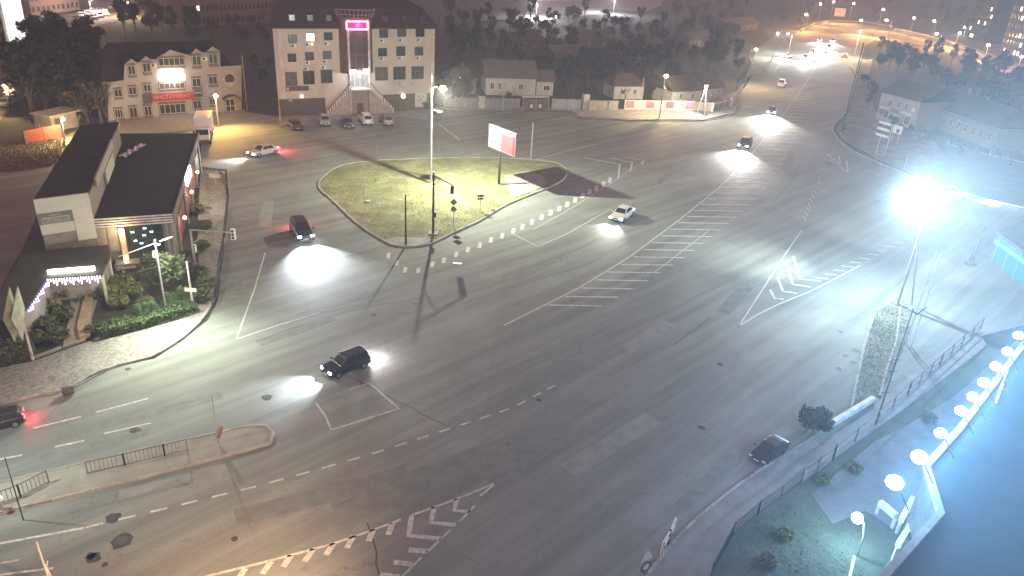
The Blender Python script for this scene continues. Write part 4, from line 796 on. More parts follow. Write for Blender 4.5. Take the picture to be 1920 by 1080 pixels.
car((1447, 212), (1436, 234), 'sedan', BLACK, 'dark sedan with dazzling headlights, second oncoming car beside the hatched strip', lights=2, power=90000, headcol=(1, .93, .82))
car((1464, 162), (1459, 178), 'suv', WHT, 'white SUV following the dazzling oncoming sedan', 'SUV', detail=False)
car((1476, 108), (1460, 112), 'sedan', P_('lilac', (.5, .45, .52)), 'pale lilac sedan pulling out of the side road at the far left of the road', lights=1, power=9000, detail=False)
car((1584, 108), (1590, 96), 'hatch', WHT, 'pale car driving away from view, rightmost on the far road', tail=False, detail=False)
for px, to, lb in (((1509, 112), (1503, 124), 'oncoming car with white headlights, leftmost and nearest of the far pack'), ((1524, 100), (1519, 110), 'oncoming car with white headlights right behind the nearest of the far pack'), ((1536, 78), (1532, 88), 'oncoming pale car with headlights, farthest of the left lane in the far pack'), ((1548, 104), (1544, 114), 'oncoming car with headlights, nearest in the right lane of the far pack'), ((1553, 92), (1549, 101), 'oncoming car with headlights, middle of the right lane of the far pack'), ((1561, 80), (1557, 88), 'oncoming car with headlights, farthest in the right lane of the far pack')):
    car(px, to, 'suv' if px[0] % 2 else 'hatch', P_('lilac', (.5, .45, .52)) if px[0] != 1524 else BLACK, lb, lights=1, power=45000, detail=False, group='oncoming cars far up the road', headcol=(1, .94, .97), name='car')
car((1700, 86), (1716, 90), 'sedan', WHT, 'white car in the curve of the far road below the concrete barrier', tail=True, detail=False)
car((1786, 369), (1815, 374), 'hatch', WHT, 'small white car on the right hand street beyond the huge lamp', lights=1, power=5000, detail=False)
car((38, 152), (60, 148), 'sedan', WHT, 'pale car parked on the left side street under the trees', detail=False)
car((14, 198), (30, 188), 'sedan', SILV, 'pale car at the left edge, lower of the two on the side street', detail=False)
car((150, 82), (132, 90), 'sedan', WHT, 'pale patrol car with a blue beacon in the dark behind the trees', detail=False)
k = 0
for row in range(2):
    for i in range(6):
        x = 152 + i * 11 + row * 3; y = (32 - i * 3.2) if row == 0 else (40 - i * 2.6)
        if row and i == 5: continue
        car((x, y), (x + 6, y + 5), ('sedan', 'hatch', 'suv')[(i + row) % 3], (WHT, SILV, GREY)[(i * 2 + row) % 3], 'small pale car parked in the lit parking lot at the top left', group='cars in the lit parking lot', detail=False)
# beacon of the patrol car
pc = [o for o in COL.objects if o.get('label', '').startswith('pale patrol')][0]
MB().box(-.2, -.5, 1.46, .1, .5, 1.62).obj('beacon', EM('blue_beacon', (.1, .15, 1), 25), pc); bulb(pc, (0, 0, 2.0), 250, (.2, .3, 1))
for key, k in (('dark blue SUV crossing', .80), ('black sedan parked alone', .72), ('dark car leaving', .72)):
    [o for o in COL.objects if o.get('label', '').startswith(key)][0].scale = (k, k, k)
# box truck in front of the shop
p, q = at(384, 262), at(394, 226); T = thing('box_truck', 'white box truck with a tall cargo body parked before the dormer shop', 'truck', p, math.atan2(p.y - q.y, p.x - q.x))
WT = P_('truck_white', (.72, .71, .68))
MB().box(-4.3, -1.15, .95, 1.0, 1.15, 3.5).obj('cargo_box', WT, T, bevel=.03)
MB().hexa([(1.15, -1.0, .5), (2.95, -1.0, .5), (2.95, 1.0, .5), (1.15, 1.0, .5), (1.15, -1.0, 2.3), (2.35, -.95, 2.3), (2.35, .95, 2.3), (1.15, 1.0, 2.3)]).obj('cab', WT, T, bevel=.06)
MB().hexa([(2.45, -.85, 2.1), (2.78, -.9, 1.45), (2.78, .9, 1.45), (2.45, .85, 2.1), (2.54, -.85, 2.14), (2.88, -.9, 1.46), (2.88, .9, 1.46), (2.54, .85, 2.14)]).obj('windscreen', GLASS, T)
MB().box(-4.2, -.5, .55, 2.6, .5, .9).obj('chassis', DSTEEL, T); MB().box(2.9, -1.0, .45, 3.05, 1.0, .75).obj('bumper', M('bumper_dull', (.25, .1, .09), .6), T)
for sx in (-2.9, 1.95):
    for sy in (-1, 1):
        w_ = MB().tube((sx, sy * .8, .45), (sx, sy * 1.08, .45), .45, n=14).obj('wheel', RUBBER, T); MB().tube((sx, sy * 1.075, .45), (sx, sy * 1.1, .45), .26, n=10).obj('rim', RIM, w_)
for sy in (-1, 1):
    MB().box(2.88, sy * .75 - .16, .85, 2.97, sy * .75 + .16, 1.05).obj('headlight', M('headlight_off', (.6, .62, .65), .15), T); MB().box(2.3, sy * 1.18 - .1, 1.5, 2.42, sy * 1.18 + .1, 2.0).obj('door_mirror', DSTEEL, T)
# ------------------------------------------------------------------ lamps, poles, signs, fences
def lean(p0, p1): return (Vector(p1) - Vector(p0))
def pole_thing(name, label, cat, base, top=None, h=None, r=.09, mat=STEEL, group=None, plinth=True):
    b = at(*base); h = h or hgt(base[0], base[1], top)
    T = thing(name, label, cat, b, 0, group)
    MB().tube((0, 0, 0), (0, 0, h), r * 1.25, r * .8, 10).obj('pole', mat, T)
    if plinth: MB().tube((0, 0, 0), (0, 0, .22), r * 2.6, r * 2.3, 10).obj('base', CONC, T)
    return T, h
def head_at(T, px, z):
    "point over the pole base plane where the arm ends, kept within reach of the pole"
    return at(px[0], px[1], z) - T.location
def street_lamp(label, base, head, h, col, power, mat=STEEL, globe=.30, lamp=LAMPW, r=.09, arm_z=.3, group='street lamps', name='street_lamp', aim=None, cone=125, share=.22, rad=.15, off=None):
    T, _ = pole_thing(name, label, 'street lamp', base, h=h - arm_z, r=r, mat=mat, group=group)
    p = head_at(T, head, h); v = Vector((p.x, p.y, 0))
    if off: v = Vector((off[0], off[1], 0))
    if v.length > 3.2: v *= 3.2 / v.length
    e = Vector((v.x, v.y, h))
    MB().path([(0, 0, h - arm_z - .05), (v.x * .5, v.y * .5, h + .02), tuple(e)], .045).obj('arm', mat, T)
    d = v.normalized() if v.length > .1 else Vector((1, 0, 0))
    ho = MB().bar(e - d * .25 + Vector((0, 0, .02)), e + d * .45 + Vector((0, 0, .02)), .3, .12).obj('lamp_housing', M('lamp_housing', (.3, .3, .3), .5), T, bevel=.03)
    c = e + d * .12 - Vector((0, 0, .06)); MB().ball(c, globe, 14, 10, .8).obj('lamp_globe', lamp, T, smooth=True)  # globe enlarged beyond a real luminaire to show a disc of glare
    q = c - Vector((0, 0, globe * .8 + .12))
    if power: bulb(T, q, power * (share if aim else 1), col, rad=rad)
    if aim: bulb(T, q, power * (1 - share), col, 'SPOT', rad, aim=tuple(at(*aim) - T.location - q), cone=cone, blend=1)
    return T
street_lamp('tall mast lamp standing in the middle of the grass island', (808, 346), (820, 157), hgt(808, 346, 160), (.97, 1, .78), 50000, globe=.45, lamp=LAMPN, r=.12, name='mast_lamp', group=None, aim=(935, 368), cone=124, share=.48, off=(1.5, -1.45))
ml = [o for o in COL.objects if o.get('label', '').startswith('tall mast')][0]
hz = hgt(808, 346, 207); MB().tube((0, 0, hz), (.9, -.5, hz + .1), .05).obj('lower_arm', STEEL, ml); MB().ball((1.1, -.62, hz), .3, 12, 8, .35).obj('unlit_luminaire', WHITEP, ml, smooth=True)
MB().tube((0, 0, hz + 3.5), (0, 0, hgt(808, 346, 138)), .04).obj('tip_rod', STEEL, ml)
T = street_lamp('huge dazzling lamp on a leaning strutted pole at the right side of the junction', (1682, 573), (1697, 366), 10.6, (.60, .84, 1), 14000, globe=.95, lamp=LAMPC, r=.10, name='mast_lamp', group=None)  # globe far larger than a real lamp, its shape stands for glare
MB().tube((1.6, .4, 0), (0, 0, 7.2), .08, .07).obj('strut', STEEL, T)
gl = [c for c in T.children if c.type == 'LIGHT'][0].location
for px, pw in (((1400, 480), 19000), ((1510, 650), 6000), ((1870, 470), 18000), ((1590, 320), 32000)):
    g = at(*px) - T.location; bulb(T, (gl.x, gl.y, gl.z), pw, (.90, 1, .92), 'SPOT', .15, aim=tuple(g - gl), cone=52, blend=1)
cd = (CP - T.location - gl).normalized(); bulb(T, tuple(gl + Vector((0, 0, .88)) + cd * 1.15), 3800000, (.46, .76, 1), 'SPOT', .15, aim=tuple(CP + Vector((9, -8, 0)) - T.location - gl), cone=34, blend=1)  # extra beam added towards the camera so the haze forms a halo
street_lamp('white lamp on the slim pole beside the garden hedge at left', (313, 592), (296, 454), 7.2, (.94, 1, .80), 10500, globe=.16, lamp=LAMPN, r=.07, aim=(345, 668), cone=118, share=.22)
T = [o for o in COL.objects if o.get('label', '').startswith('white lamp on the slim')][0]
MB().bar((-2.6, -.9, 5.6), (1.2, .5, 7.0), .08, .08).obj('cross_arm', STEEL, T); MB().path([(0, 0, 4.6), (-2.3, -.8, 3.9)], .03).obj('guy_wire', DSTEEL, T); MB().box(-.2, -.25, 5.4, .1, -.02, 5.9).obj('junction_box', WHITEP, T)
street_lamp('yellow street lamp in front of the right end of the dormer shop', (410, 238), (404, 179), hgt(410, 238, 178), (1, .55, .14), 10500, globe=.34, lamp=EM('lamp_yellow', (1, .85, .45), 40), r=.12, aim=(450, 252), cone=150, share=.10)
street_lamp('pinkish street lamp beside the red fence at far left', (123, 267), (116, 222), hgt(123, 267, 222), (1, .78, .48), 4200, globe=.26, lamp=EM('lamp_pink', (1, .75, .7), 30))
street_lamp('warm street lamp behind the poster fence on the far corner', (1236, 222), (1249, 142), hgt(1236, 222, 143), (1, .76, .40), 7500, globe=.36)
street_lamp('warm street lamp at the bend where the far pavement ends', (1395, 167), (1419, 92), hgt(1395, 167, 94), (1, .70, .36), 8000, globe=.36)
street_lamp('pale lamp with a second head by the side road at the top', (1447, 113), (1459, 62), hgt(1447, 113, 64), (1, .92, .72), 8000, globe=.42, lamp=LAMPN)
street_lamp('small pale lamp right of the two headed lamp at the side road', (1478, 100), (1474, 63), hgt(1478, 100, 62), (.9, 1, .95), 5000, globe=.32, lamp=LAMPC)
street_lamp('warm street lamp on the right kerb of the far road', (1601, 108), (1608, 75), 9.0, (1, .72, .38), 16000, globe=.42)
FAR = [((1510, 58), (1512, 27), 'leftmost small lamp along the far road crest'), ((1532, 48), (1538, 7), 'second lamp from left along the far road crest'), ((1555, 42), (1563, 3), 'lamp just left of the red billboard on the crest'), ((1590, 44), (1603, 6), 'lamp just right of the red billboard on the crest'), ((1612, 66), (1615, 38), 'low lamp below the lamp right of the red billboard'), ((1645, 57), (1657, 17), 'lamp on the outer kerb of the curve with an arched arm'), ((1664, 72), (1663, 38), 'lamp on the inner kerb of the curve, above the barrier end'), ((1706, 62), (1714, 33), 'lamp standing at the start of the concrete barrier'), ((1748, 72), (1752, 39), 'lamp behind the middle of the concrete barrier'), ((1759, 90), (1757, 63), 'low lamp in front of the middle of the concrete barrier'), ((1791, 86), (1800, 62), 'lamp near the right end of the concrete barrier'), ((1845, 112), (1844, 93), 'lamp beyond the right end of the concrete barrier')]
for b, hd, lb in FAR: street_lamp(lb, b, hd, max(5.5, hgt(b[0], b[1], hd[1] + 1)), (1, .45, .13), 28000, globe=.55, lamp=LAMPW, r=.13, aim=(b[0] - 4, b[1] + 6), cone=150, share=.05, group='street lamps of the far road')
for (x, y), (x2, y2), lb in (((1807, 66), (1806, 51), 'blue white twin lamp post at top right, left one'), ((1822, 72), (1820, 57), 'blue white twin lamp post at top right, right one')): street_lamp(lb, (x, y), (x2, y2), max(4, hgt(x, y, y2)), (.75, .85, 1), 2500, globe=.45, lamp=LAMPC, group='twin lamps at top right')
street_lamp('small lilac white yard lamp right of the neon office', (864, 178), (864, 157), 4.2, (.9, .8, 1), 500, globe=.2, lamp=EM('lamp_lilac', (.9, .8, 1), 20), r=.05)
street_lamp('red and white flashing lamp at the right edge near the top', (1907, 133), (1909, 114), 5, (1, .35, .3), 3500, globe=.45, lamp=EM('lamp_red_white', (1, .6, .55), 30))
for (b, hd, c, pw, lb) in (((1005, 34), (1006, 6), (.95, .92, 1), 45000, 'white lamp of the bright forecourt at the top, left one'), ((1150, 26), (1152, -4), (.9, .9, 1), 50000, 'white lamp of the bright forecourt at the top, right one'), ((238, 32), (238, 4), (1, .7, .35), 12000, 'warm lamp over the yard right of the parking lot'), ((172, 30), (172, -2), (1, .8, .7), 14000, 'lamp over the lit parking lot at top left'), ((52, 112), (58, 62), (.9, 1, .92), 26000, 'cool lamp in front of the bright end wall at top left'), ((-4, 215), (6, 160), (1, .72, .3), 4500, 'warm lamp at the left edge over the side street'), ((1040, 60), (1042, 30), (1, .9, .95), 5000, 'small white lamp among the trees below the forecourt')):
    street_lamp(lb, b, hd, max(4, min(9, hgt(b[0], b[1], hd[1]))), c, pw, globe=.22, lamp=LAMPN if c[2] > .7 else LAMPW, group='lamps of the back yards')
# lamps whose pools reach into the picture from just outside it
street_lamp('cool street lamp left of the picture lighting the carriageway', (-130, 905), (-100, 870), 9, (.85, 1, .9), 3500, lamp=LAMPN, aim=(150, 860), cone=115, share=.1)
T = thing('street_lamp', 'low sodium lamp below the lower edge of the picture', 'street lamp', (-8.5, 20.5, 0), 0, 'street lamps'); MB().tube((0, 0, 0), (0, 0, 4.8), .09, .07).obj('pole', STEEL, T); MB().ball((0, 0, 4.9), .25).obj('lamp_globe', LAMPW, T); bulb(T, (0, .15, 4.4), 11500, (1, .60, .30), 'SPOT', .15, aim=tuple(at(300, 1010) - Vector((-8.5, 20.6, 4.4))), cone=140, blend=1)
# white A frame lamp post
T = thing('a_frame_lamp', 'white A framed lamp post standing before the poster fence', 'street lamp', at(1315, 217)); h = hgt(1315, 217, 160); e = (at(1324, 160, h) - T.location); a, b = at(1307, 212) - T.location, at(1322, 218) - T.location
WPOST = M('white_post', (.6, .6, .6), .6)
for q in (a, b): MB().tube((q.x, q.y, 0), (e.x, e.y, h - .2), .14, .10).obj('leg', WPOST, T)
MB().cbox((e.x, e.y, h), (.7, .35, .2)).obj('lamp_housing', WPOST, T, bevel=.03); MB().ball((e.x, e.y - .1, h - .2), .2).obj('lamp_globe', LAMPC, T); bulb(T, (e.x, e.y - .3, h - .6), 3600, (1, .98, .95))
for z in (.5,): MB().bar((a.x, a.y, h * z), (b.x, b.y, h * z), .06, .06).obj('brace', WPOST, T)
T = thing('overhead_cable', 'three thin overhead cables between the bend lamp and the side road lamp', 'cable', at(1395, 167))
a, b = Vector((0, 0, 7.6)), at(1447, 113, 8.0) - T.location
for k in range(3):
    o_ = Vector((.3 * k, .2 * k, -.45 * k)); MB().path([tuple(a.lerp(b, t / 8) + o_ + Vector((0, 0, -1.1 * math.sin(math.pi * t / 8)))) for t in range(9)], .035, 5).obj('cable', M('cable_pale', (.3, .27, .22), .6), T)
T = thing('overhead_cable', 'thin sagging cable from the warm corner lamp to the A framed post', 'cable', at(1236, 222)); a, b = Vector((0, 0, 6.2)), at(1317, 216, 6.0) - T.location
MB().path([tuple(a.lerp(b, t / 8) + Vector((0, 0, -.7 * math.sin(math.pi * t / 8)))) for t in range(9)], .03, 5).obj('cable', M('cable_pale', (.3, .27, .22), .6), T)
# floodlights on the podium edge
edge = [at(x, y, 5.0) for x, y in ((1920, 647), (1797, 810), (1735, 880))]
FL = [(1910, 627), (1890, 657), (1868, 685), (1845, 715), (1825, 742), (1803, 768), (1765, 810), (1725, 855), (1678, 902)]
ORD = ['first floodlight on the podium edge, at the right picture border', 'second floodlight from the right border along the podium edge', 'third floodlight from the right border along the podium edge', 'fourth floodlight from the right border along the podium edge', 'middle floodlight of the row along the podium edge', 'sixth floodlight from the right border along the podium edge', 'third floodlight from the low end of the podium row', 'second floodlight from the low end of the podium row', 'lowest and largest floodlight of the podium row, over the ramp']
for i, (x, y) in enumerate(FL):
    p = at(x, y, 6.5); d0 = Vector((-.70, .71, 0)); T = thing('floodlight', 'blue white ' + ORD[i], 'floodlight', p, 0, 'floodlights along the podium edge')
    MB().bar((0, 0, .05), tuple(-d0 * 1.0 + Vector((0, 0, -1.2))), .05, .05).obj('arm', DSTEEL, T)
    MB().cbox((0, 0, .02), (.5, .42, .16)).obj('housing', M('lamp_housing', (.3, .3, .3), .5), T, bevel=.03)
    MB().ball((0, 0, -.08), .33 if i < 7 else .42, 14, 10, .8).obj('lens', EM('flood_lens', (.62, .86, 1), 45), T, smooth=True)  # lens ball enlarged to stand for the floodlight's burst of glare
    bulb(T, tuple(d0 * .3 + Vector((0, 0, -.55))), 430 if i < 7 else 560, (.13, .50, 1))
    bulb(T, tuple((CP - p).normalized() * .8), 115000 if i < 7 else 190000, (.15, .5, 1), 'SPOT', .1, aim=tuple(CP + Vector((6, -5, 0)) - p), cone=32, blend=.8)  # added camera-side beam that draws a halo in the haze
T = thing('garden_lamp', 'bright garden lamp on a bent post at the bottom right', 'street lamp', at(1606, 1044)); MB().path([(0, 0, 0), (0, 0, 1.6), (-.1, .15, 2.3), (-.35, .4, 2.6)], .05).obj('post', STEEL, T); MB().ball((-.4, .42, 2.4), .3).obj('lamp_globe', LAMPC, T, smooth=True); bulb(T, (-.5, .3, 1.9), 500, (.45, .8, 1)); MB().bar((-.2, -.1, .1), (-1.2, -1.9, .1), .12, .1).obj('foot_rail', WPOST, T)
# plain poles
for base, top, r, mt, lb in (((761, 461), 365, .09, DSTEEL, 'plain dark post at the lower tip of the grass island'), ((995, 300), 230, .10, STEEL, 'plain pale post at the top edge of the grass island'), ((708, 306), 268, .04, STEEL, 'thin pale rod at the back left edge of the grass island'), ((943, 207), 152, .08, STEEL, 'grey utility pole in front of the white house fence'), ((1200, 203), 146, .08, STEEL, 'leaning thin pole at the left part of the poster fence'), ((1645, 786), 578, .05, DSTEEL, 'dark cable pole leaning over the right grass verge'), ((1824, 492), 424, .08, DSTEEL, 'dark post beside the turquoise kiosk'), ((1819, 490), 463, .07, DSTEEL, 'short dark post touching the taller one near the kiosk'), ((1699, 645), 470, .05, WPOST, 'left one of two slim white flagpoles by the right verge'), ((1708, 650), 470, .05, WPOST, 'right one of two slim white flagpoles by the right verge'), ((410, 832), 738, .04, STEEL, 'slim pole at the tip of the left median'), ((44, 975), 858, .03, DSTEEL, 'slim dark pole among the rails at the left median'), ((6, 960), 935, .10, STEEL, 'short post with a white head on the left median'), ((1694, 320), 289, .07, STEEL, 'short pale post under the huge right lamp'), ((1040 - 30, 178), 165, .06, STEEL, 'short pale pole beside the white annex'), ((526, 228), 202, .16, M('buff_post', (.4, .33, .27), .8), 'stubby buff gate post at the left corner of the office'), ((228, 262), 224, .12, M('buff_post', (.4, .33, .27), .8), 'buff post at the near left corner of the dormer shop'), ((80, 262), 232, .05, STEEL, 'thin post over the red fence at far left'), ((68, 110), 95, .05, STEEL, 'pale thin trunk-like post under the trees at far left'), ((1655, 262), 225, .06, WPOST, 'left leg post of the roadside sign at right'), ((1528, 118), 96, .05, STEEL, 'thin rod beside the far pack of cars')):
    T, h = pole_thing('utility_pole' if top < base[1] - 60 else 'post', lb, 'pole', base, top, r=r, mat=mt, plinth=r > .075)
    if 'cable pole' in lb:
        MB().path([(0, 0, h * .98), (.6, .4, h * .93), (1.2, .5, h * .99)], .03).obj('cable', DSTEEL, T)
        for z in (.25, .35, .45, .55): MB().bar((-.35, 0, h * z), (.35, .1, h * z), .05, .05).obj('step_iron', DSTEEL, T)
    if 'white head' in lb: MB().ball((0, 0, h), .2).obj('head', WHITEP, T)
    if 'tip of the left median' in lb: MB().bar((.02, .02, .5), (.3, .15, 1.3), .25, .2).obj('sign_box', M('rust_box', (.2, .13, .1), .8), T)
# curved whip pole with traffic light on the right kerb of the main road
T, h = pole_thing('street_pole', 'tall leaning dark pole with a traffic light on the right kerb', 'pole', (1577, 251), 80, r=.11, mat=DSTEEL)
MB().path([(0, 0, h * .62), (-.9, .3, h * .72), (-1.6, .3, h * .74)], .05).obj('whip_arm', DSTEEL, T)
def signal(T, p, w=.36, h=.95, d=.25, dark=True, yaw=0.0):
    o = MB().cbox(p, (w, d, h)).obj('signal_head', DSTEEL if dark else WHITEP, T, bevel=.03)
    for k, c in enumerate(((.08, .02, .02), (.07, .05, .02), (.02, .06, .04))): MB().tube((p[0], p[1] - d / 2 - .003, p[2] + (.3 - .3 * k) * h), (p[0], p[1] - d / 2 - .05, p[2] + (.3 - .3 * k) * h), w * .33, n=10).obj('lens', M('lens_%d' % k, c, .3), o)
signal(T, (.25, -.2, 1.3))
# traffic light on the island
T, h = pole_thing('traffic_light', 'traffic light on a tall dark pole with a bracket arm over the island', 'traffic light', (812, 441), 322, r=.12, mat=DSTEEL)
e = at(848, 352, 5.6) - T.location; MB().path([(0, 0, h - .4), (e.x, e.y, 5.9)], .06).obj('arm', DSTEEL, T); MB().path([(0, 0, h - 1.6), (e.x * .4, e.y * .4, h - .65)], .04).obj('brace', DSTEEL, T); signal(T, (e.x, e.y, 5.4)); signal(T, (.22, -.2, 2.5), .25, .6); MB().box(-.5, -.5, 0, .5, .5, .3).obj('footing', CONC, T)
# traffic light at left with horizontal arm
T, h = pole_thing('traffic_light', 'grey traffic light with a long level arm beside the left building', 'traffic light', (366, 498), 430, r=.11, mat=STEEL)
e = at(437, 436, h - .2) - T.location; MB().bar((0, 0, h - .05), (e.x, e.y, h - .2), .12, .12).obj('arm', STEEL, T); MB().bar((0, 0, h - 1.5), (e.x * .42, e.y * .42, h - .15), .08, .08).obj('brace', STEEL, T); signal(T, (e.x, e.y, h - .35), .4, 1.1, .3, False); signal(T, (.25, -.15, h * .5), .3, .8, .25, False)
# small signs
def sign(label, base, top, plates, cat='road sign', r=.04, mat=STEEL, name='road_sign', yaw=0.0, group=None):
    T, h = pole_thing(name, label, cat, base, top, r=r, mat=mat, plinth=False); T.rotation_euler.z = yaw
    for kind, dz, s, m in plates:
        if kind == 'diamond':
            MB().hexa([(-s, -.05, h + dz), (0, -.05, h + dz - s), (0, -.02, h + dz - s), (-s, -.02, h + dz), (0, -.05, h + dz + s), (s, -.05, h + dz), (s, -.02, h + dz), (0, -.02, h + dz + s)][:0] or [(-s, -.06, h + dz), (0, -.06, h + dz - s), (s, -.06, h + dz), (0, -.06, h + dz + s), (-s, -.03, h + dz), (0, -.03, h + dz - s), (s, -.03, h + dz), (0, -.03, h + dz + s)]).obj('sign_plate', m, T)
        elif kind == 'disc': MB().tube((0, -.03, h + dz), (0, -.06, h + dz), s, n=16).obj('sign_plate', m, T)
        else: MB().box(-s[0], -.06, h + dz - s[1], s[0], -.03, h + dz + s[1]).obj('sign_plate', m, T)
    return T
SB = M('sign_back', (.22, .22, .21), .6)
sign('grey back of a diamond sign over a round one by the island kerb', (850, 426), 375, (('diamond', -.25, .42, SB), ('disc', -1.05, .32, SB)))
sign('small cross shaped dark signpost at the right of the island lawn', (900, 398), 352, (('box', -1.0, (.42, .14), M('sign_dark', (.06, .06, .05), .6)), ('box', -1.35, (.35, .1), M('sign_dark', (.06, .06, .05), .6))), yaw=.4)
T = sign('pale pole with a crosswise white plate inside the hedge corner', (363, 580), 490, (('box', -2.6, (.5, .17), WHITEP),), mat=WPOST, r=.08)
sign('rectangular white plate sign in the left guard railing', (406, 358), 325, (('box', -.3, (.7, .28), M('plate_tan', (.5, .42, .34), .6)),), mat=STEEL)
sign('low red lit plate sign between railing and building', (394, 412), 388, (('box', -.1, (.38, .14), M('plate_red', (.5, .2, .15), .6)),))
# white road sign seen from behind at the bottom edge
T = thing('road_sign', 'white triangular sign above a round one at the bottom edge', 'road sign', at(1200, 1115), .6); p = at(1205, 1062, 2.6) - T.location; MB().tube((0, 0, 0), (0, 0, 3.0), .05).obj('pole', STEEL, T)
MB().hexa([(-.05, -.06, 3.2), (.38, -.06, 2.45), (-.42, -.06, 2.45), (-.05, -.06, 3.19), (-.05, -.03, 3.2), (.38, -.03, 2.45), (-.42, -.03, 2.45), (-.05, -.03, 3.19)]).obj('triangle_plate', WHITEP, T); MB().tube((0, -.03, 2.0), (0, -.06, 2.0), .36, n=18).obj('round_plate', M('plate_ring', (.12, .12, .13), .5), T); MB().tube((0, -.062, 2.0), (0, -.075, 2.0), .2, n=14).obj('plate_centre', WHITEP, T)
# road side board signs at right
T = thing('roadside_sign', 'striped double board sign standing on two legs at right', 'sign', at(1650, 291), 0); x = (at(1660, 293) - at(1642, 287)).normalized(); h = 5.6
for s in (-.9, .9): MB().tube((x.x * s, x.y * s, 0), (x.x * s, x.y * s, h), .07).obj('leg', WPOST, T)
MB().bar(x * -1.1, x * 1.1, .9, .3).obj('footing', CONC, T)
c = at(1646, 225, 5.2) - T.location
for k in range(5): MB().bar(Vector((-x.x * 1.3 - .6, -x.y * 1.3, h - .1 - .52 * k)), Vector((x.x * 1.3 - .6, x.y * 1.3, h - .1 - .52 * k)), .08, .26 if k % 2 else .4).obj('board_strip', WHITEP if k % 2 == 0 else M('board_dark', (.06, .06, .07), .6), T)
T = thing('roadside_sign', 'pale panel with a dark figure right of the striped board sign', 'sign', at(1676, 268), 0)
for s in (-.7, .7): MB().tube((x.x * s, x.y * s, 0), (x.x * s, x.y * s, 3), .06).obj('leg', WPOST, T)
MB().bar(x * -1.0 + Vector((0, 0, 2.5)), x * 1.0 + Vector((0, 0, 2.5)), .08, 1.5).obj('panel', WHITEP, T); MB().bar(x * -.2 + Vector((0, -.06, 2.3)), x * .4 + Vector((0, -.06, 2.3)), .04, .7).obj('dark_mark', M('board_dark', (.06, .06, .07), .6), T)
# billboards
T, h = pole_thing('billboard', 'large white and red advertising billboard on a single post on the island', 'billboard', (935, 348), 287, r=.16, mat=DSTEEL)
tl, tr_ = at(915, 224, 8.4) - T.location, at(969, 258, 8.4) - T.location
zt = None
def onray(px, p0, nrm):
    d = ray(*px); return CP + d * ((p0 - CP).dot(nrm) / d.dot(nrm))
du = Vector((.62, -.79, 0)); nr = Vector((.79, .62, 0)); base = T.location
A, B, Cc, D = (onray(q, base + Vector((0, 0, 5)), nr) - T.location for q in ((917, 269), (966, 300), (969, 257), (918, 226)))
zb, ztp = (A.z + B.z) / 2, (Cc.z + D.z) / 2; u0, u1 = A.dot(du), B.dot(du)
def bb(ua, ub, za, zb_, y0, y1, name, mat): 
    P = [du * u + nr * y for u, y in ((ua, y0), (ub, y0), (ub, y1), (ua, y1))]
    return MB().hexa([(p.x, p.y, za) for p in P] + [(p.x, p.y, zb_) for p in P]).obj(name, mat, T)
bb(u0, u1, zb, ztp, -.10, .18, 'panel_box', M('billboard_frame', (.25, .18, .18), .6))
W_ = u1 - u0; Hh = ztp - zb
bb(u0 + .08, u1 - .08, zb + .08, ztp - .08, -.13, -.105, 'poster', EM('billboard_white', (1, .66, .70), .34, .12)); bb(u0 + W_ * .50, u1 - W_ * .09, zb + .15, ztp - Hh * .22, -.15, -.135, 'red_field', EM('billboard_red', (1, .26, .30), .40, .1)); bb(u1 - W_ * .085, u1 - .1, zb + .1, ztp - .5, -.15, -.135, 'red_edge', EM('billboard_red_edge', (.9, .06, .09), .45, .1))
random.seed(5)
for row, zz in enumerate((zb + Hh * .50, zb + Hh * .30)):
    for k in range(12):
        a = u0 + W_ * (.08 + .048 * k + .0) + (.0 if row else .02); hh = .26 + .26 * random.random()
        if row == 0 and k == 3: continue
        bb(a, a + W_ * .030, zz - hh * .5, zz + hh * .5, -.145, -.132, 'print_stroke', M('print_purple', (.16, .05, .12), .6))
bulb(T, tuple(du * (u0 + W_ / 2) - nr * 2.2 + Vector((0, 0, zb + 1))), 120, (1, .9, .9))
T = thing('billboard', 'red toned billboard among the lamps on the far road crest', 'billboard', at(1571, 40)); h = hgt(1571, 40, 36)
for s in (-1.5, 1.5): MB().tube((s, 0, 0), (s, 0, 2.6), .12).obj('leg', DSTEEL, T)
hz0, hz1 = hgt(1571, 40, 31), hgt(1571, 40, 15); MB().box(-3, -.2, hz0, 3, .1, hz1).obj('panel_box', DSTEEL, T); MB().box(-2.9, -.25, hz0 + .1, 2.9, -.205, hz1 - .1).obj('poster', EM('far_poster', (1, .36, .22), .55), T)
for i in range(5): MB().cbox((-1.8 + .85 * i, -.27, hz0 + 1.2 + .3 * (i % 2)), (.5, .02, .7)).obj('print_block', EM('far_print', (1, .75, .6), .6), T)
# diamond shaped double billboard at the far left
T, h = pole_thing('diamond_sign', 'double sided diamond advertising sign on a white post at left', 'billboard', (62, 676), 620, r=.09, mat=WPOST, plinth=False)
top, bot, l_, r_ = (at(x, y, z) - T.location for x, y, z in ((32, 535, 6.6), (42, 640, 1.9), (20, 598, 4.2), (45, 575, 4.6)))
for k, off in enumerate((0, -.45)):
    o_ = Vector((off, off * .4, 0)); th = Vector((.07, -.03, 0)); q = [top + o_, l_ + o_ + Vector((off * .0, 0, 0)), bot + o_, r_ + o_]
    MB().hexa([tuple(v) for v in q] + [tuple(v + th) for v in q]).obj('panel', M('diamond_panel', (.36, .38, .29), .6, var=.35, scale=1.4), T)
MB().bar(tuple((top + bot) / 2), (0, 0, 2.2), .14, .14).obj('bracket', WPOST, T)
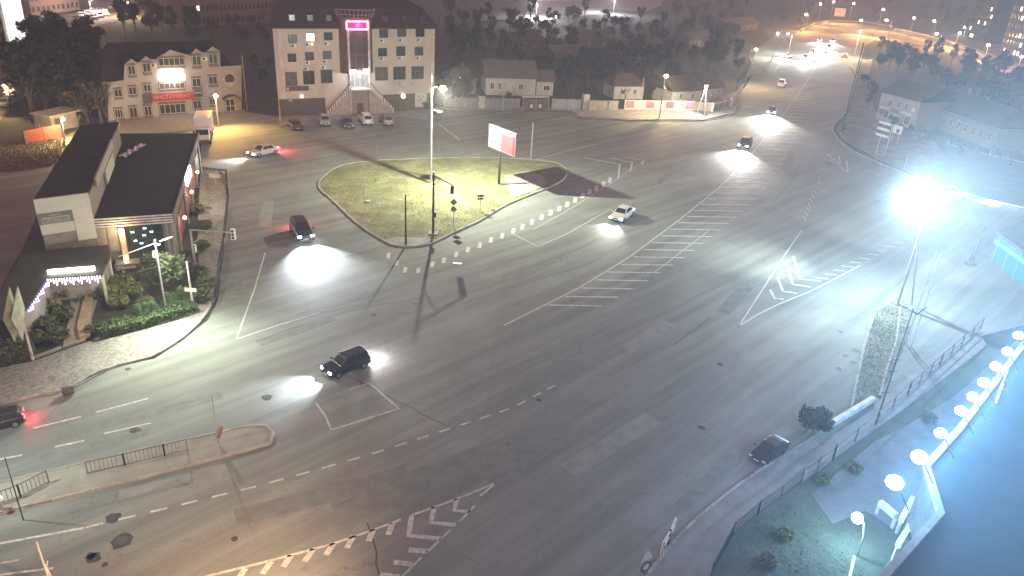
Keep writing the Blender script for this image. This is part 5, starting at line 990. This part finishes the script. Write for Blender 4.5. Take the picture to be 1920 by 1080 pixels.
# leaning frame post at the bottom left corner
T = thing('frame_post', 'thin white crossed frame on a post at the bottom left corner', 'post', at(96, 1100)); a = at(68, 1030, 3.0) - T.location
MB().tube((0, 0, 0), (a.x * .5, a.y * .5, 3.2), .05).obj('pole', WPOST, T)
for s in (-.35, .45): MB().bar((s, -.2, 0), (-s * .3, .1, 1.6), .06, .06).obj('leg', WPOST, T)
# ------------------------------------------------------------------ fences and railings
def railing(label, pts, h=1.0, step=2.4, bars=.22, mat=DSTEEL, group='guard railings', rails=(.12, .95), z0=.1, name='guard_railing', thick=.05):
    P = pxs(pts); o = Vector((*P[0], 0)); T = thing(name, label, 'railing', (o.x, o.y, z0), 0, group); P = [Vector((p[0] - o.x, p[1] - o.y, 0)) for p in P]
    pick = MB()
    for a, b in zip(P, P[1:]):
        ln = (b - a).length; n = max(1, round(ln / step))
        for i in range(n + 1): q = a.lerp(b, i / n); MB().bar((q.x, q.y, 0), (q.x, q.y, h), thick * 1.4, thick * 1.4, up=(0, 1, 0)).obj('post', mat, T)
        for z in rails: MB().bar((a.x, a.y, h * z), (b.x, b.y, h * z), thick, thick).obj('rail', mat, T)
        if bars:
            for i in range(1, int(ln / bars)): q = a.lerp(b, i * bars / ln); pick.bar((q.x, q.y, h * rails[0]), (q.x, q.y, h * rails[-1]), .025, .025, up=(0, 1, 0))
    if pick.v: pick.obj('picket_bars', mat, T, kind='stuff')
    return T
railing('dark guard railing along the curved kerb beside the left building, upper stretch', [(384, 330), (412, 335), (424, 345), (430, 370), (427, 410), (423, 450)], 1.05, mat=M('railing_brown', (.07, .06, .055), .6))
railing('dark guard railing along the curved kerb, lower stretch ending at the hedge', [(421, 465), (415, 510), (405, 560), (398, 578)], 1.05, mat=M('railing_brown', (.07, .06, .055), .6))
railing('grey guard railing on the left median, right stretch', [(166, 892), (235, 876), (310, 858), (353, 848)], .95, mat=M('railing_grey', (.14, .14, .13), .6))
railing('grey guard railing on the left median, left stretch by the slim pole', [(0, 950), (40, 936), (93, 908)], .95, mat=M('railing_grey', (.14, .14, .13), .6))
railing('yard fence of thin pale bars between right pavement and lawn, long diagonal stretch', [(1836, 622), (1760, 690), (1700, 745), (1640, 800), (1560, 866), (1500, 910)], 1.3, 2.6, .0, M('fence_pale', (.12, .13, .14), .5, .3), 'yard fences', (.1, .5, .95), .1, 'metal_fence', .06)
railing('low dark yard fence along the lower right pavement down to the bottom edge', [(1500, 912), (1420, 968), (1372, 1010), (1332, 1085)], 1.1, 2.4, .18, M('fence_dark', (.05, .06, .065), .6), 'yard fences', (.1, .95), .1, 'metal_fence', .05)
railing('row of short pale bollard posts fencing the blue shaded house', [(1776, 272), (1830, 286), (1880, 298), (1925, 308)], .9, 2.6, .0, WPOST, 'yard fences', (.2,), 0, 'post_fence', .09)
railing('low railing on the bare slope by the far road at right', [(1612, 112), (1650, 120), (1662, 126)], 1.2, 3, .0, M('fence_dark2', (.1, .08, .07), .6), 'yard fences', (.5, .95), 0, 'metal_fence', .1)
T = railing('white double rail barrier at the kerb near the bottom', [(1240, 1043), (1252, 1022), (1262, 1000)], 1.0, .9, .0, WHITEP, None, (.55, .95), .1, 'kerb_barrier', .09)
def fence(name, label, a, b, h, mat, post_mat, board=1.6, th=.08, pn='panel', vary=0.0, group='fences of the far side'):
    A, B = at(*a), at(*b); d = B - A; L = d.length; T = thing(name, label, 'fence', A, math.atan2(d.y, d.x), group); n = max(1, round(L / board))
    for i in range(n): hh = h * (1 + vary * (random.random() - .5)); MB().box(i * L / n + .03, -th / 2, .05, (i + 1) * L / n - .03, th / 2, hh).obj(pn, mat, T)
    for i in range(0, n + 1, 2 if board > 1 else 8): MB().box(i * L / n - .07, -th, 0, i * L / n + .07, th, h + .1).obj('post', post_mat, T)
    return T
GF = M('grey_fence', (.30, .29, .27), .8, var=.2, scale=2)
fence('board_fence', 'weathered pale board fence right of the neon office', (832, 202), (868, 202), 1.9, M('weathered_board', (.36, .31, .25), .85, var=.3, scale=3), GF, .35, .05, 'board', .25)
fence('sheet_fence', 'grey sheet fence left of the white gate post', (866, 203), (897, 203), 2.0, GF, GF, 1.2); fence('gate_post', 'white gate pillar between the two grey sheet fences', (897, 204), (909, 204), 2.4, WWALL, WWALL, 4, .5)
fence('sheet_fence', 'grey sheet fence in front of the white house', (910, 204), (975, 204), 2.0, GF, GF, 1.0)
T = fence('garage_gate', 'dark wooden gate under a pale lintel right of the grey fence', (980, 207), (1028, 207), 2.3, M('gate_wood', (.15, .13, .10), .8), GF, 1.4); A = T
MB().box(-.2, -.3, 2.5, 5.2, .9, 2.85).obj('lintel_roof', M('lintel_pale', (.5, .47, .43), .8), T); MB().box(1.5, -.08, .55, 1.95, -.045, 1.2).obj('notice', WHITEP, T); MB().box(3.3, -.08, .55, 3.75, -.045, 1.2).obj('notice', WHITEP, T)
fence('wall_fence', 'pale grey plastered wall with three wide panels left of the pillar', (1034, 205), (1088, 207), 2.1, M('pale_grey_wall', (.42, .42, .42), .8), GF, 2.4, .2); fence('gate_post', 'tall white pillar between the plastered wall and the slab wall', (1092, 206), (1103, 206), 3.1, WWALL, WWALL, 4, .6)
fence('wall_fence', 'cream slab wall right of the tall white pillar', (1103, 207), (1158, 208), 2.0, M('cream_slab', (.40, .38, .32), .85), GF, 2.2, .2)
T = fence('poster_fence', 'low wall hung with pink and white posters under the warm lamp', (1170, 206), (1300, 208), 2.0, WWALL, WWALL, 2.2, .2)
cols = [(.34, .20, .23), (.5, .46, .46), (.30, .17, .24), (.5, .47, .46), (.2, .15, .16), (.42, .34, .38)]
L = (at(1300, 208) - at(1170, 206)).length; n = round(L / 2.2)
for i in range(n): 
    if i != 1: MB().box(i * L / n + .25, -.15, .5, (i + 1) * L / n - .25, -.105, 1.85).obj('poster', M('poster_%d' % (i % 6), cols[i % 6], .7, var=.5, scale=3), T)
fence('white_wall', 'white plastered wall between poster fence and the A framed lamp', (1300, 208), (1334, 210), 1.9, WWALL, WWALL, 2.4, .2)
T = fence('white_wall', 'white wall with grey pictures curving up to the road bend', (1335, 211), (1368, 202), 1.8, WWALL, WWALL, 2.4, .2); 
for i in range(3): MB().box(.6 + i * 2.2, -.15, .4, 2.2 + i * 2.2, -.105, 1.5).obj('picture', M('picture_grey', (.3, .3, .29), .7, var=.5, scale=3), T)
fence('white_wall', 'end piece of the white wall at the road bend', (1369, 201), (1391, 172), 1.8, WWALL, WWALL, 2.4, .2)
fence('red_fence', 'red sheet metal fence beside the pinkish lamp at far left', (48, 272), (118, 258), 2.0, M('red_sheet', (.34, .075, .035), .6), DSTEEL, 2.4)
T = thing('shed', 'small tan shed with a flat roof behind the red fence', 'shed', at(100, 248), math.atan2((at(126, 242) - at(100, 248)).y, (at(126, 242) - at(100, 248)).x)); MB().box(0, 0, 0, 4.5, 3.5, 2.3).obj('wall', M('shed_tan', (.3, .24, .17), .85), T); MB().box(-.3, -.3, 2.305, 5.6, 3.8, 2.5).obj('roof', M('shed_roof', (.35, .3, .22), .8), T); MB().box(.6, -.06, .1, 1.4, -.004, 1.9).obj('door', BROWN, T)
# concrete barrier of the far road
T = thing('concrete_barrier', 'long pale concrete barrier along the curve of the far road', 'barrier', at(1676, 58)); P = [at(x, y) - T.location for x, y in ((1676, 58), (1720, 68), (1760, 79), (1806, 95))]
for a, b in zip(P, P[1:]):
    n = max(1, round((b - a).length / 6))
    for i in range(n): MB().bar(a.lerp(b, i / n) + Vector((0, 0, .75)), a.lerp(b, (i + .96) / n) + Vector((0, 0, .75)), .5, 1.5).obj('barrier_block', M('barrier_pale', (.5, .48, .45), .8), T)
T = thing('concrete_barrier', 'short pale barrier piece at the end of the long barrier', 'barrier', at(1826, 101)); b = at(1850, 111) - T.location; MB().bar((0, 0, .6), tuple(b + Vector((0, 0, .6))), .5, 1.2).obj('barrier_block', M('barrier_pale', (.5, .48, .45), .8), T)
T = thing('parapet_wall', 'low parapet wall along the outer kerb of the far road crest', 'barrier', at(1500, 60)); P = [at(x, y) - T.location for x, y in ((1500, 60), (1530, 45), (1560, 40), (1620, 42), (1674, 51))]
for a, b in zip(P, P[1:]): MB().bar(a + Vector((0, 0, .4)), b + Vector((0, 0, .4)), .4, .8).obj('wall_piece', M('barrier_pale', (.5, .48, .45), .8), T)
tag(MB().bar(at(1555, 797, .35), at(1637, 748, .35), .35, .45).obj('kerb_beam', M('white_beam', (.6, .6, .58), .7), bevel=.04), 'long white concrete beam lying between verge and bush', 'beam')
T = thing('litter_bin', 'dark toppled kerb bin at the left pavement edge', 'bin', at(126, 741), .6); MB().tube((-.25, 0, .35), (.45, 0, .35), .32, .28, 12).obj('drum', M('bin_dark', (.07, .07, .06), .7), T); MB().bar((.4, .2, .3), (2.6, 1.9, .12), .05, .05).obj('fallen_stick', M('bin_dark', (.07, .07, .06), .7), T)
tag(MB().tube((*at(690, 381)[:2], .14), (*at(690, 381)[:2], .34), .34, n=14).obj('concrete_ring', M('ring_pale', (.4, .37, .3), .8)), 'small pale concrete ring lying on the island lawn', 'ring')
tag(MB().cbox(at(858, 494, .03), (.9, .35, .06)).obj('road_plate', WHITEP), 'white flat plate lying on the road below the square dashes', 'plate')
# ------------------------------------------------------------------ vegetation
random.seed(11)
def leafcloud(lobes, n, size):
    b = MB(); tot = sum(l[3] for l in lobes)
    for (cx, cy, cz, r, sz) in lobes:
        for _ in range(int(n * r / tot)):
            while True:
                p = Vector((random.uniform(-1, 1), random.uniform(-1, 1), random.uniform(-1, 1)))
                if .35 < p.length < 1: break
            p = p * (.75 + .25 * random.random()); c = Vector((cx + p.x * r, cy + p.y * r, cz + p.z * r * sz))
            a = Vector((random.gauss(0, 1), random.gauss(0, 1), random.gauss(0, .7))).normalized(); t = a.cross(Vector((random.random() - .5, random.random() - .5, 1))).normalized()
            s = size * random.uniform(.6, 1.4); b.add([c - a * s, c + t * s * .55, c + a * s, c - t * s * .55], [(0, 1, 2, 3)])
    return b
def crown_lobes(r, z0, h, k):
    L = [(0, 0, z0 + h * .5, r * .72, h / (2 * r * .8))]
    for i in range(k):
        a = 6.283 * i / k + random.uniform(-.4, .4); d = r * random.uniform(.35, .65); L.append((d * math.cos(a), d * math.sin(a), z0 + h * random.uniform(.25, .85), r * random.uniform(.32, .5), random.uniform(.7, 1.1)))
    return L
def proto_tree(name, leaf, r, z0, h, n, size, k=7):
    T = bpy.data.objects.new(name, None); COL.objects.link(T)
    t = MB().tube((0, 0, 0), (.08, .05, z0 + h * .3), .2, .11, 7)
    for i in range(5):
        a = 6.283 * i / 5 + .5; t.tube((.05, .03, z0 * (.7 + .1 * i)), (r * .55 * math.cos(a), r * .55 * math.sin(a), z0 + h * (.35 + .08 * i)), .09, .03, 5)
    t.obj('trunk', BARK, T); leafcloud(crown_lobes(r, z0, h, k), n, size).obj('crown', leaf, T); return T
def proto_bare(name, r, h):
    T = bpy.data.objects.new(name, None); COL.objects.link(T); t = MB().tube((0, 0, 0), (0, 0, h * .45), .18, .12, 6); b = MB()
    def grow(p, d, ln, rad, lv):
        q = p + d * ln; b.tube(p, q, rad, rad * .6, 5 if lv < 2 else 3)
        if lv < 4:
            for _ in range(3): grow(q, (d + Vector((random.gauss(0, .45), random.gauss(0, .45), random.gauss(.12, .25)))).normalized(), ln * random.uniform(.62, .8), rad * .6, lv + 1)
    for i in range(5): a = 1.257 * i; grow(Vector((0, 0, h * (.3 + .035 * i))), Vector((math.cos(a) * .7, math.sin(a) * .7, 1)).normalized(), h * .2, .08, 1)
    t.obj('trunk', BARK, T); b.obj('crown', M('twigs', (.13, .10, .075), .95), T); return T
def proto_conifer(name, r, h, leaf, n=900):
    T = bpy.data.objects.new(name, None); COL.objects.link(T); MB().tube((0, 0, 0), (0, 0, h * .9), .1, .03, 6).obj('trunk', BARK, T); b = MB()
    for _ in range(n):
        z = h * (.04 + .96 * random.random() ** 1.25); rr = r * (1 - z / h) * math.sqrt(random.uniform(.3, 1)); a = random.uniform(0, 6.283); c = Vector((rr * math.cos(a), rr * math.sin(a), z))
        d = Vector((math.cos(a), math.sin(a), random.uniform(-.5, .3))).normalized(); t = d.cross(Vector((0, 0, 1))).normalized(); s = .16 * random.uniform(.6, 1.4); b.add([c - t * s * .5, c + d * s * 1.4, c + t * s * .5, c - d * s * .3], [(0, 1, 2, 3)])
    b.obj('crown', leaf, T); return T
def proto_shrub(name, leaf, r, h, n, size):
    T = bpy.data.objects.new(name, None); COL.objects.link(T); t = MB()
    for i in range(5): a = 1.257 * i; t.tube((0, 0, 0), (r * .5 * math.cos(a), r * .5 * math.sin(a), h * .7), .03, .01, 4)
    t.obj('stems', BARK, T); leafcloud([(0, 0, h * .5, r * .8, h / (1.8 * r))] + [(r * .5 * math.cos(i * 1.6), r * .5 * math.sin(i * 1.6), h * .5, r * .45, .9) for i in range(4)], n, size).obj('foliage', leaf, T); return T
PT = [proto_tree('tree', LEAFD, 2.6, 2.0, 5.5, 1100, .34), proto_tree('tree', LEAFB, 3.0, 1.6, 5.0, 1200, .36, 9), proto_tree('tree', LEAFD, 2.1, 2.4, 7.0, 1100, .32), proto_tree('tree', LEAFB, 2.3, 1.4, 4.0, 900, .32)]
PB = [proto_bare('bare_tree', 2.5, 6.5), proto_bare('bare_tree', 2.5, 5.5)]
used = set()
def plant(proto, px, sc, label, group=None, cat='tree', name=None, z=0.0, rz=None):
    loc = at(px[0], px[1], z); rz = random.uniform(0, 6.28) if rz is None else rz
    if proto.as_pointer() in used: o = clone(proto, loc, rz, sc, label, group)
    else:
        used.add(proto.as_pointer()); o = proto; o.location = loc; o.rotation_euler.z = rz; o.scale = (sc,) * 3
    o['label'] = label; o['category'] = cat
    if group: o['group'] = group
    if name: o.name = name
    return o
def grove(pts, sc, label, group, bare=.25):
    for p in pts:
        pr = random.choice(PB) if random.random() < bare else random.choice(PT)
        plant(pr, (p[0] + random.uniform(-4, 4), p[1] + random.uniform(-2, 2)), sc * random.uniform(.75, 1.25), label, group)
def scat(x0, x1, ya, yb, nx, ny):
    return [(x0 + (x1 - x0) * (i + random.uniform(.15, .85)) / nx, ya(x0 + (x1 - x0) * (i + .5) / nx) + (yb(x0 + (x1 - x0) * (i + .5) / nx) - ya(x0 + (x1 - x0) * (i + .5) / nx)) * (j + random.uniform(.15, .85)) / ny) for i in range(nx) for j in range(ny)]
lin = lambda x0, y0, x1, y1: (lambda x: y0 + (y1 - y0) * (x - x0) / (x1 - x0))
cst = lambda v: (lambda x: v)
grove(scat(55, 200, cst(105), cst(235), 5, 6), 1.25, 'tall dark tree in the dense grove left of the dormer shop', 'trees left of the dormer shop', .15)
grove(scat(20, 120, cst(150), cst(215), 3, 2), .8, 'warmly lit small tree at the edge of the grove near the side street', 'trees at the side street')
grove(scat(215, 345, cst(30), cst(80), 5, 2), 1.0, 'dark tree between the parking lot and the dormer shop roof', 'trees behind the dormer shop', .3)
grove(scat(350, 520, cst(46), cst(92), 5, 3), .9, 'dark tree in the unlit gap behind the shop and left of the neon office', 'trees behind the dormer shop', .3)
for o in COL.objects:
    if o.get('label', '').startswith('dark tree in the unlit gap'): o['group'] = 'trees in the unlit gap'
grove([(470, 115), (478, 140), (490, 160), (500, 128), (506, 178), (474, 175)], .6, 'dark tree in the narrow alley between dormer shop and neon office', 'trees in the alley', .3)
grove(scat(835, 985, cst(10), cst(150), 6, 6), .95, 'dim brown tree in the dark gardens right of the neon office', 'trees of the gardens by the office', .3)
grove([(838, 178), (846, 160), (858, 196), (830, 190), (872, 190), (852, 186)], .7, 'amber lit tree close to the right of the neon office corner', 'amber lit trees by the office', .2)
grove(scat(985, 1160, cst(50), cst(165), 7, 7), .9, 'dim tree in the dark gardens behind the white house', 'trees behind the white house', .35)
grove(scat(1060, 1210, cst(130), cst(198), 6, 3), .85, 'dim tree behind the cream slab wall', 'trees behind the slab wall', .5)
grove(scat(1160, 1385, cst(60), lin(1160, 165, 1385, 125), 9, 6), 1.0, 'hazy brown tree in the block between slab wall and side road', 'trees of the hazy block', .35)
grove(scat(1215, 1385, lin(1215, 150, 1385, 125), lin(1215, 196, 1385, 168), 6, 2), .85, 'tree glowing amber behind the poster fence', 'amber trees behind the poster fence', .4)
grove([(990, 44), (1008, 46), (1026, 48), (1045, 46), (1064, 40), (1078, 44), (1094, 36)], .95, 'dark tree silhouetted against the bright forecourt', 'trees before the bright forecourt', .1)
grove([(1185, 50), (1210, 58), (1228, 60), (1240, 50), (1252, 62), (1200, 40), (1232, 34)], .75, 'pale lit bush-like tree at the right end of the bright forecourt', 'trees at the forecourt end', .4)
grove(scat(1250, 1420, cst(5), cst(55), 6, 3), 1.0, 'orange hazed tree at the top left of the far road', 'trees in orange haze', .3)
grove(scat(1440, 1500, cst(12), cst(52), 3, 2), .8, 'tree beside the side road lamps at the top', 'trees at the side road', .3)
grove(scat(1500, 1700, cst(2), cst(34), 8, 2), .9, 'dark tree beyond the lamps of the far road crest', 'trees beyond the crest', .2)
grove(scat(1705, 1835, lin(1705, 10, 1835, 30), lin(1705, 52, 1835, 84), 6, 2), 1.0, 'dark tree behind the concrete barrier', 'trees behind the barrier', .2)
grove(scat(1640, 1760, lin(1640, 100, 1760, 112), lin(1640, 132, 1760, 158), 7, 3), .8, 'dark tree on the slope inside the curve of the far road', 'trees inside the curve', .25)
grove(scat(1745, 1930, lin(1745, 112, 1930, 150), lin(1745, 165, 1930, 240), 9, 4), .85, 'dark blue tinted tree behind the long low house', 'trees behind the long house', .25)
grove([(1627, 205), (1624, 180), (1632, 190), (1636, 165), (1622, 160)], .45, 'small dark tree on the slope left of the pale corner house', 'small trees on the slope', .3)
grove([(1722, 262), (1738, 272), (1762, 280), (1800, 290), (1850, 304), (1895, 312), (1870, 296), (1780, 276)], .42, 'small shaded tree in the front garden of the long low house', 'front garden trees', .5)
grove([(1668, 232), (1690, 246), (1676, 240), (1702, 252)], .3, 'pale bush under the signboards of the corner house', 'bushes at the corner house', .4)
grove([(940, 196), (956, 194), (1000, 196), (1066, 192), (1086, 194)], .4, 'small grey tree in the garden right in front of the white house', 'front trees of the white house', .5)
plant(PT[3], (804, 212), .55, 'small dark tree standing at the foot of the right office corner')
grove([(136, 232), (150, 240), (146, 250), (160, 230), (176, 226)], .42, 'bright yellow shrub lit by the pinkish lamp', 'yellow shrubs by the pinkish lamp', .9)
# planting round the left building
S2 = proto_shrub('shrub', LEAFY, .9, 1.4, 420, .14); S3 = proto_shrub('shrub', LEAFS, .8, 1.0, 420, .13)
CN = proto_conifer('small_conifer', .62, 1.5, LEAFG)
WIL = proto_tree('weeping_tree', M('willow_leaf', (.14, .17, .075), .9, var=.4), 2.0, .9, 3.8, 2200, .2, 9)
plant(WIL, (318, 560), 1.0, 'drooping dense tree between the glass shopfront and the hedge', name='weeping_tree')
for (x, y), s, l in (((205, 560), 1.3, 'yellow green shrub by the path, left end of the bed'), ((232, 545), 1.4, 'yellow green shrub below the entrance steps'), ((255, 560), 1.4, 'yellow green shrub in the middle of the bed before the shopfront'), ((225, 580), 1.2, 'yellow green shrub just behind the low conifers at left'), ((262, 535), 1.0, 'upper right yellow green shrub by the step corner'), ((275, 578), 1.0, 'right lower yellow green shrub under the drooping tree')): plant(S2, (x, y), s, l, 'yellow green shrubs of the bed', 'shrub', 'shrub')
for x, y, l in ((262, 606, 'small conifer, leftmost of the row behind the hedge'), (276, 602, 'small conifer, second from left behind the hedge'), (290, 599, 'small conifer just left of the white lamp pole'), (318, 584, 'small conifer just right of the white lamp pole'), (330, 578, 'small conifer, second right of the white lamp pole'), (343, 572, 'small conifer, third right of the white lamp pole'), (354, 566, 'small conifer near the cross plate pole')): plant(CN, (x, y), random.uniform(.9, 1.2), l, 'small conifers behind the hedge', 'conifer')
for (x, y), s, l in (((120, 560), 1.1, 'dry pale shrub under the porch lights'), ((98, 585), 1.2, 'dim shrub in the left garden, nearest the porch corner'), ((122, 600), 1.3, 'dim shrub in the middle of the left garden by the path'), ((85, 620), 1.4, 'dim shrub in the left garden behind the white post'), ((110, 640), 1.3, 'dim shrub in the left garden near the pavement'), ((66, 645), 1.2, 'dim shrub at the foot of the diamond sign'), ((30, 668), 1.5, 'dark green bush at the left edge, right one'), ((5, 676), 1.5, 'dark green bush at the left edge, left one'), ((-20, 664), 1.6, 'dark green bush cut by the left picture edge')): plant(S3 if y > 590 else S2, (x, y), s, l, 'shrubs of the left garden', 'shrub', 'shrub')
for (x, y), l in (((372, 400), 'low dark shrub in the strip beside the side wall'), ((384, 432), 'spiky pale shrub above the traffic light arm'), ((378, 470), 'dark shrub below the traffic light arm'), ((374, 520), 'tall dark green shrub behind the cross plate pole'), ((388, 540), 'dark green shrub at the railing end'), ((380, 565), 'dark green shrub in the hedge corner by the railing')): plant(S3, (x, y), 1.3, l, 'shrubs along the side wall', 'shrub', 'shrub')
def hedge(label, pts, w, h, leaf, n):
    P = [Vector(p) for p in pxs(pts)]; o = P[0]; b = MB(); tot = sum((q - p).length for p, q in zip(P, P[1:])); T = thing('hedge', label, 'hedge', (o.x, o.y, .1))
    core = MB()
    for p, q in zip(P, P[1:]):
        ln = (q - p).length; d = (q - p) / ln; s = Vector((-d.y, d.x)); core.bar((p.x - o.x, p.y - o.y, h * .45), (q.x - o.x, q.y - o.y, h * .45), w * .8, h * .88)
        for _ in range(int(n * ln / tot)):
            c2 = p + d * random.uniform(0, ln) + s * random.uniform(-.5, .5) * w - o; z = h * random.uniform(.05, 1.02) * (1 + .1 * math.sin(c2.x * 2)); c = Vector((c2.x, c2.y, z))
            a = Vector((random.gauss(0, 1), random.gauss(0, 1), random.gauss(0, 1))).normalized(); t = a.cross(Vector((.3, .2, 1))).normalized(); k = .11 * random.uniform(.6, 1.4); b.add([c - a * k, c + t * k * .6, c + a * k, c - t * k * .6], [(0, 1, 2, 3)])
    core.obj('branch_core', M('hedge_core', (.03, .05, .02), .95), T); b.obj('foliage', leaf, T, kind='stuff')
hedge('bright green clipped hedge along the left pavement', [(185, 634), (250, 617), (306, 602), (366, 583)], 1.5, .85, LEAFG, 7000)
hedge('dark green hedge left of the tan garden path', [(-30, 690), (40, 672), (66, 668)], 1.6, .9, LEAFS, 2600)
MB().strip(pxs([(178, 640), (250, 621), (310, 607), (372, 588)]), .18, .1, .3).obj('bed_kerb', KERB, kind='structure'); MB().strip(pxs([(64, 675), (100, 662), (116, 655)]), .18, .1, .3).obj('bed_kerb', KERB, kind='structure')
MB().prism(pxs([(84, 524), (132, 520), (178, 518), (185, 560), (160, 640), (118, 654), (134, 580), (130, 530)]), -.02, .15).obj('garden_path', M('path_tiles', (.32, .26, .19), .8, var=.15), kind='structure')
T = thing('planter', 'long tan stone planter in the garden path', 'planter', at(158, 610)); P = [at(x, y) - T.location for x, y in ((160, 560), (176, 558), (170, 634), (150, 640), (146, 620))]; MB().prism([(p.x, p.y) for p in P], .1, .42).obj('kerb_box', M('planter_tan', (.34, .27, .16), .8), T); leafcloud([((P[3].x + P[2].x) / 2, (P[3].y + P[2].y) / 2 + .8, .6, .5, .6)], 150, .12).obj('plant', LEAFY, T); leafcloud([(P[0].x + .3, P[0].y - .8, .6, .4, .6)], 110, .12).obj('plant', LEAFY, T)
MB().prism(pxs([(-60, 680), (0, 600), (60, 578), (90, 524), (130, 530), (134, 580), (114, 656), (60, 678), (0, 692)]), -.02, .11).obj('garden_bed', SOIL, kind='structure'); MB().prism(pxs([(186, 520), (280, 505), (372, 480), (384, 330), (420, 345), (428, 380), (420, 450), (408, 520), (396, 575), (372, 586), (178, 638), (166, 636)]), -.02, .12).obj('garden_bed', SOIL, kind='structure')
# right side
plant(proto_shrub('bush', LEAFD, 1.3, 1.7, 800, .15), (1525, 806), 1.15, 'dark bush at the kerb right of the black sedan', None, 'bush')
for (x, y), l in (((1815, 498), 'low scrub at the foot of the dark kiosk post'), ((1470, 1010), 'grey low bush on the yard lawn, upper left one'), ((1540, 905), 'grey low bush by the yard fence'), ((1440, 1060), 'grey low bush on the yard lawn near the bottom edge'), ((925, 398), 'tiny dark shrub at the island kerb'), ((1600, 885), 'blue lit shrub near the lowest floodlight'), ((1740, 790), 'blue lit shrub under the middle floodlights')): plant(S3, (x, y), .8 if x != 925 else .4, l, None, 'bush', 'bush')
# grass blades
def blades(name, poly, n, h, mat, z):
    P = pxs(poly) if len(poly[0]) == 2 and poly[0][0] > 60 else poly; xs = [p[0] for p in P]; ys = [p[1] for p in P]; b = MB(); k = 0
    def inside(x, y):
        c = False
        for (x0, y0), (x1, y1) in zip(P, P[1:] + P[:1]):
            if (y0 > y) != (y1 > y) and x < (x1 - x0) * (y - y0) / (y1 - y0) + x0: c = not c
        return c
    while k < n:
        x, y = random.uniform(min(xs), max(xs)), random.uniform(min(ys), max(ys))
        if not inside(x, y): continue
        k += 1; a = random.uniform(0, 6.283); hh = h * random.uniform(.5, 1.5); w_ = .05; dx, dy = math.cos(a), math.sin(a); lx, ly = random.gauss(0, .08), random.gauss(0, .08)
        b.add([(x - dx * w_, y - dy * w_, z), (x + dx * w_, y + dy * w_, z), (x + lx, y + ly, z + hh)], [(0, 1, 2)])
    b.obj(name, mat, kind='stuff')
ISI = [tuple(Vector(p) * .97 + (sum((Vector(q) for q in IS), Vector((0, 0))) / len(IS)) * .03) for p in IS]
blades('island_grass', ISI, 9000, .08, M('grass_blade', (.15, .17, .07), .9, var=.4, scale=.6), .125)
blades('verge_grass', vg, 2500, .09, M('verge_blade_pale', (.20, .21, .15), .9, var=.4, scale=.6), .095)
blades('yard_grass', pxs([(1700, 800), (1560, 890), (1500, 920), (1420, 975), (1370, 1030), (1330, 1095), (1640, 1120), (1620, 985), (1530, 985)]), 1500, .06, M('yard_blade', (.08, .10, .07), .9), .085)
blades('waste_ground_grass', pxs([(0, 270), (110, 262), (118, 255), (130, 290), (90, 312), (60, 318), (0, 325)]), 4500, .3, M('dry_blade', (.22, .18, .09), .9, var=.4), -.02)
# ------------------------------------------------------------------ haze over the town
hm = bpy.data.materials.new('haze'); hm.use_nodes = True; nt = hm.node_tree; nt.nodes.remove(nt.nodes['Principled BSDF'])
pv_ = nt.nodes.new('ShaderNodeVolumePrincipled'); pv_.inputs['Color'].default_value = (.9, .9, .92, 1); pv_.inputs['Density'].default_value = HAZE; pv_.inputs['Anisotropy'].default_value = 0.0
nt.links.new(pv_.outputs[0], nt.nodes['Material Output'].inputs['Volume'])
MB().box(-620, -100, -1.2, 820, 1020, 38).obj('haze', hm, kind='stuff')
for o in list(COL.objects):
    if o.name.startswith('sign_lettering') and o.type == 'EMPTY': bpy.data.objects.remove(o)
